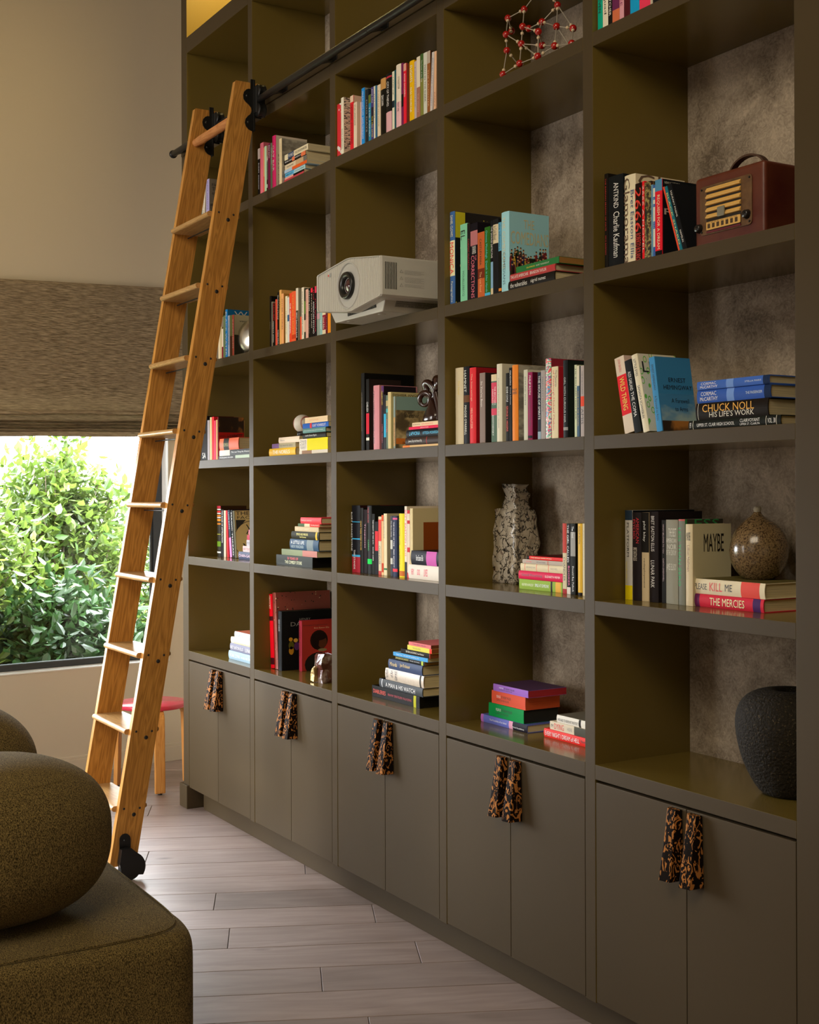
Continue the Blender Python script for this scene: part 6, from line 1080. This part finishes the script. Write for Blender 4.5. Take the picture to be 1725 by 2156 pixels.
def make_book(t, w, h, col, texts, blocks, oo):
    """a book standing on its tail at the origin: x = thickness, y = depth from the spine, z = height"""
    hard = oo.get('hard'); root = empty('book'); ct = .0022 if hard else .0007; ct = min(ct, t*.2)
    bulge = min(.0035, t*.10) if hard and not oo.get('box') else min(.0008, t*.04)
    N = 8 if hard else 3
    bf = lambda x: -bulge*(1-(2*min(max(x/t, 0), 1)-1)**2)
    outer = [(0, w)]+[(t*i/N, bf(t*i/N)) for i in range(N+1)]+[(t, w)]
    inner = [(ct, w)]+[(ct+(t-2*ct)*i/N, bf(t*i/N)+ct) for i in range(N+1)]+[(t-ct, w)]
    K = len(outer); mb = MB(); vs = []
    for z in (0, h): vs += [(x, y, z) for x, y in outer]+[(x, y, z) for x, y in inner]
    fs = []
    for i in range(K-1):
        fs += [(i, i+1, 2*K+i+1, 2*K+i), (K+i+1, K+i, 3*K+i, 3*K+i+1), (i, K+i, K+i+1, i+1), (2*K+i, 2*K+i+1, 3*K+i+1, 3*K+i)]
    fs += [(0, 2*K, 3*K, K), (K-1, 2*K-1, 4*K-1, 3*K-1)]
    mb.add(vs, fs)
    sp = patmat(oo['pat']) if oo.get('pat') else cm(col, .34 if hard else .45)
    co = mb.build('cover', sp, root)
    rightcol = oo.get('cov') or oo.get('covt')
    if oo.get('box'):
        mb = MB(); mb.box(ct, t-ct, ct, w-.0005, .0004, h-.0004); mb.build('case_body', cm('15130F'), root)
    else:
        m_ = .003 if hard else .0004
        mb = MB(); mb.box(ct*.9, t-ct*.9, ct+.001, w-m_, m_, h-m_); mb.build('page_block', pagemat(oo.get('pg', 'D8C8A0')), root)
    e = .0003
    def patch(name, m, y0, y1, z0, z1, ex=0): 
        q = MB(); x = t+e+ex; q.add([(x, y0, z0), (x, y1, z0), (x, y1, z1), (x, y0, z1)], [(0, 1, 2, 3)]); return q.build(name, m, root)
    p2 = oo.get('pat2')
    if rightcol or p2 or oo.get('crowd'):
        fm_ = patmat(p2) if p2 in ('burst', 'ovals', 'cloud', 'photo', 'boulder', 'scribble', 'noir') and p2 not in ('noir', 'cloud') else cm(rightcol or col)
        patch('front_cover', fm_, .002, w-.0002, .0002, h-.0002)
    if p2 == 'burst': patch('cover_art', cm('B8B028'), .002, w*.22, h*.72, h*.995, .0002)
    if p2 == 'redband': patch('cover_art', cm('8C1820'), w*.45, w-.001, h*.88, h*.999, .0002)
    if p2 == 'boulder': patch('cover_art', cm('7E9C98'), .003, w*.98, h*.74, h*.998, .0002); patch('cover_art', cm('C87430'), .003, w*.98, h*.09, h*.2, .0002)
    if p2 == 'panel': patch('cover_art', cm('8A4418'), w*.27, w*.9, h*.08, h*.80, .0002)
    if p2 == 'half': patch('cover_art', cm('3A3628'), .003, w*.98, 0.001, h*.52, .0002)
    if p2 == 'cloud': patch('cover_art', patmat('cloud'), .003, w-.001, h*.03, h*.50, .0002); patch('cover_art', patmat('noir'), .003, w-.001, .0005, h*.14, .0003)
    if p2 == 'photo2': patch('cover_art', patmat('photo2'), w*.03, w*.97, .002, h*.46, .0002)
    if p2 == 'noir': patch('cover_art', patmat('noir'), .001, w-.001, h*.64, h-.0005, .0002); patch('cover_art', cm('A8241C'), .001, w-.001, 0.0005, h*.64, .0002)
    if p2 == 'clock':
        q = MB(); cy, cz, R = w*.62, h*.36, h*.42
        for i in range(40):
            a, c = 2*pi*i/40, 2*pi*(i+1)/40; ps = [(t+e+.0002, cy+r*cos(x), cz+r*sin(x)) for x in (a, c) for r in (R, R*.97)]
            if all(0 < p[1] < w and 0 < p[2] < h for p in ps): q.add([ps[0], ps[2], ps[3], ps[1]], [(0, 1, 2, 3)])
        q.build('cover_art', ink('15130F'), root); q = MB(); q.add([(t+e+.0002, w*.04, h*.8), (t+e+.0002, w*.42, h*.8), (t+e+.0002, w*.04, h*.58)], [(0, 1, 2)]); q.build('cover_art', ink('15130F'), root)
    def ell(m, cy, cz, ry, rz, ex=.0003, n=18, name='cover_art'):
        q = MB(); q.add([(t+e+ex, w*cy+ry*w*cos(2*pi*i/n), h*cz+rz*h*sin(2*pi*i/n)) for i in range(n)], [tuple(range(n))]); q.build(name, m, root)
    if p2 == 'portrait':
        ell(cm('1E1A18'), .50, .12, .42, .24); patch('cover_art', cm('9C3028'), .001, w-.001, 0, 0.001, 0); ell(cm('24140E'), .50, .60, .26, .20, .0004); ell(cm('4E2A1A'), .60, .55, .13, .12, .0005); ell(cm('1C100C'), .50, .67, .22, .08, .0006); ell(cm('1C100C'), .40, .58, .10, .16, .00065); ell(cm('807450'), .60, .40, .13, .03, .0007); ell(cm('A87820'), .62, .24, .05, .11, .0006)
    if p2 == 'figures':
        for (cy, cz, a, c, k) in ((.16, .52, .035, .035, 'C8962C'), (.17, .42, .05, .07, '5A5A20'), (.17, .33, .045, .07, 'B88A28'), (.25, .50, .04, .035, 'D0A848'), (.27, .40, .05, .07, '5A3068'), (.34, .52, .035, .03, 'B88028'), (.37, .42, .05, .07, '4A3A60')): ell(cm(k), cy, cz, a, c)
    if oo.get('crowd'):
        patch('cover_art', cm('28301C'), .002, w-.001, .001, h*.44, .0001); rq = random.Random(5); cols = ['1F3A1C', '6A2418', '16140F', '7A2028', 'B89A30', '1C2C58', '8A5A34', '3A2A20', 'C8B8A0', '4A1C2C', '24201C']; q = {}
        for row in range(4):
            for i in range(13):
                cy = .05+.93*i/13+rq.uniform(-.02, .02); cz = .50-.055*row+.06*sin(i*.7)+rq.uniform(-.015, .015); k = rq.choice(cols)
                bd = [(t+e+.0002+row*.00008, w*(cy+a), h*(cz+c)) for a, c in ((-.03, -.03), (-.036, -.12), (-.03, -.30 if row > 1 else -.2), (.03, -.30 if row > 1 else -.2), (.036, -.12), (.03, -.03), (0, -.015))]
                q.setdefault(k, MB()).add(bd, [tuple(range(7))])
                hd = [(t+e+.00024+row*.00008, w*(cy+.021*cos(2*pi*j/8)), h*(cz+.005+.017*sin(2*pi*j/8))) for j in range(8)]; q.setdefault('C8966C', MB()).add(hd, [tuple(range(8))])
                hr = [(t+e+.00027+row*.00008, w*(cy+.021*cos(pi*j/5)), h*(cz+.009+.015*sin(pi*j/5))) for j in range(6)]; q.setdefault('1A120C', MB()).add(hr, [tuple(range(6))])
        for k, b_ in q.items(): b_.build('crowd_figures', ink(k), root)
        ell(ink('B8AC80'), .48, .10, .085, .055, .0008); 
    for (c, f0, f1) in blocks:
        if f1-f0 < .003: continue
        q = MB(); xs = [t*i/N for i in range(N+1)]; z0, z1 = h*(1-f1), h*(1-f0); vs = [(x, bf(x)-e*.6, z) for x in xs for z in (z0, z1)]
        q.add(vs, [(2*i, 2*i+2, 2*i+3, 2*i+1) for i in range(N)]); q.build('spine_band', cm(c), root)
    bl = lambda v: Vector((v.x, -bulge-e*1.3, v.z))
    for tx in texts:
        s, c, f0, f1, w0, w1 = tx[:6]
        if len(tx) > 6: text_on('spine_title', s, (w0*t, 0, h*(1-f1)), ((w1-w0)*t, 0, 0), (0, 0, (f1-f0)*h), ink(c), root, bl)
        else: text_on('spine_title', s, (w0*t, 0, h*(1-f0)), (0, 0, -(f1-f0)*h), ((w1-w0)*t, 0, 0), ink(c), root, bl)
    for tx in oo.get('ct', []):
        s, c, y0, y1, f0, f1 = tx[:6]
        if len(tx) > 6: text_on('cover_title', s, (t+e+.0006, w*.19, h*(1-f1)), (0, 0, (f1-f0)*h), (0, -.11*w, 0), ink(c), root)
        else: text_on('cover_title', s, (t+e+.0006, w*y0, h*(1-f1)), (0, w*(y1-y0), 0), (0, 0, h*(f1-f0)), ink(c), root)
    return root
for where, items in UPRIGHT:
    for (x, y, z, t, w, h, a, col, lab, tx, bl, oo) in items:
        r = make_book(t, w, h, col, tx, bl, oo); r.location = (x, y, z+.0003+(abs(sin(a))*t if a > 0 else 0)); r.rotation_euler = (0, a, 0)
        tag(r, lab, 'book', 'books standing '+where)
for where, items in PILES:
    for (x0, x1, y, z, t, w, col, lab, tx, bl, oo) in items:
        r = make_book(t, w, x1-x0, col, tx, bl, oo); r.location = (x1, y, z+.0003); r.rotation_euler = (0, -pi/2, 0)
        tag(r, lab, 'book', 'books in the pile '+where)
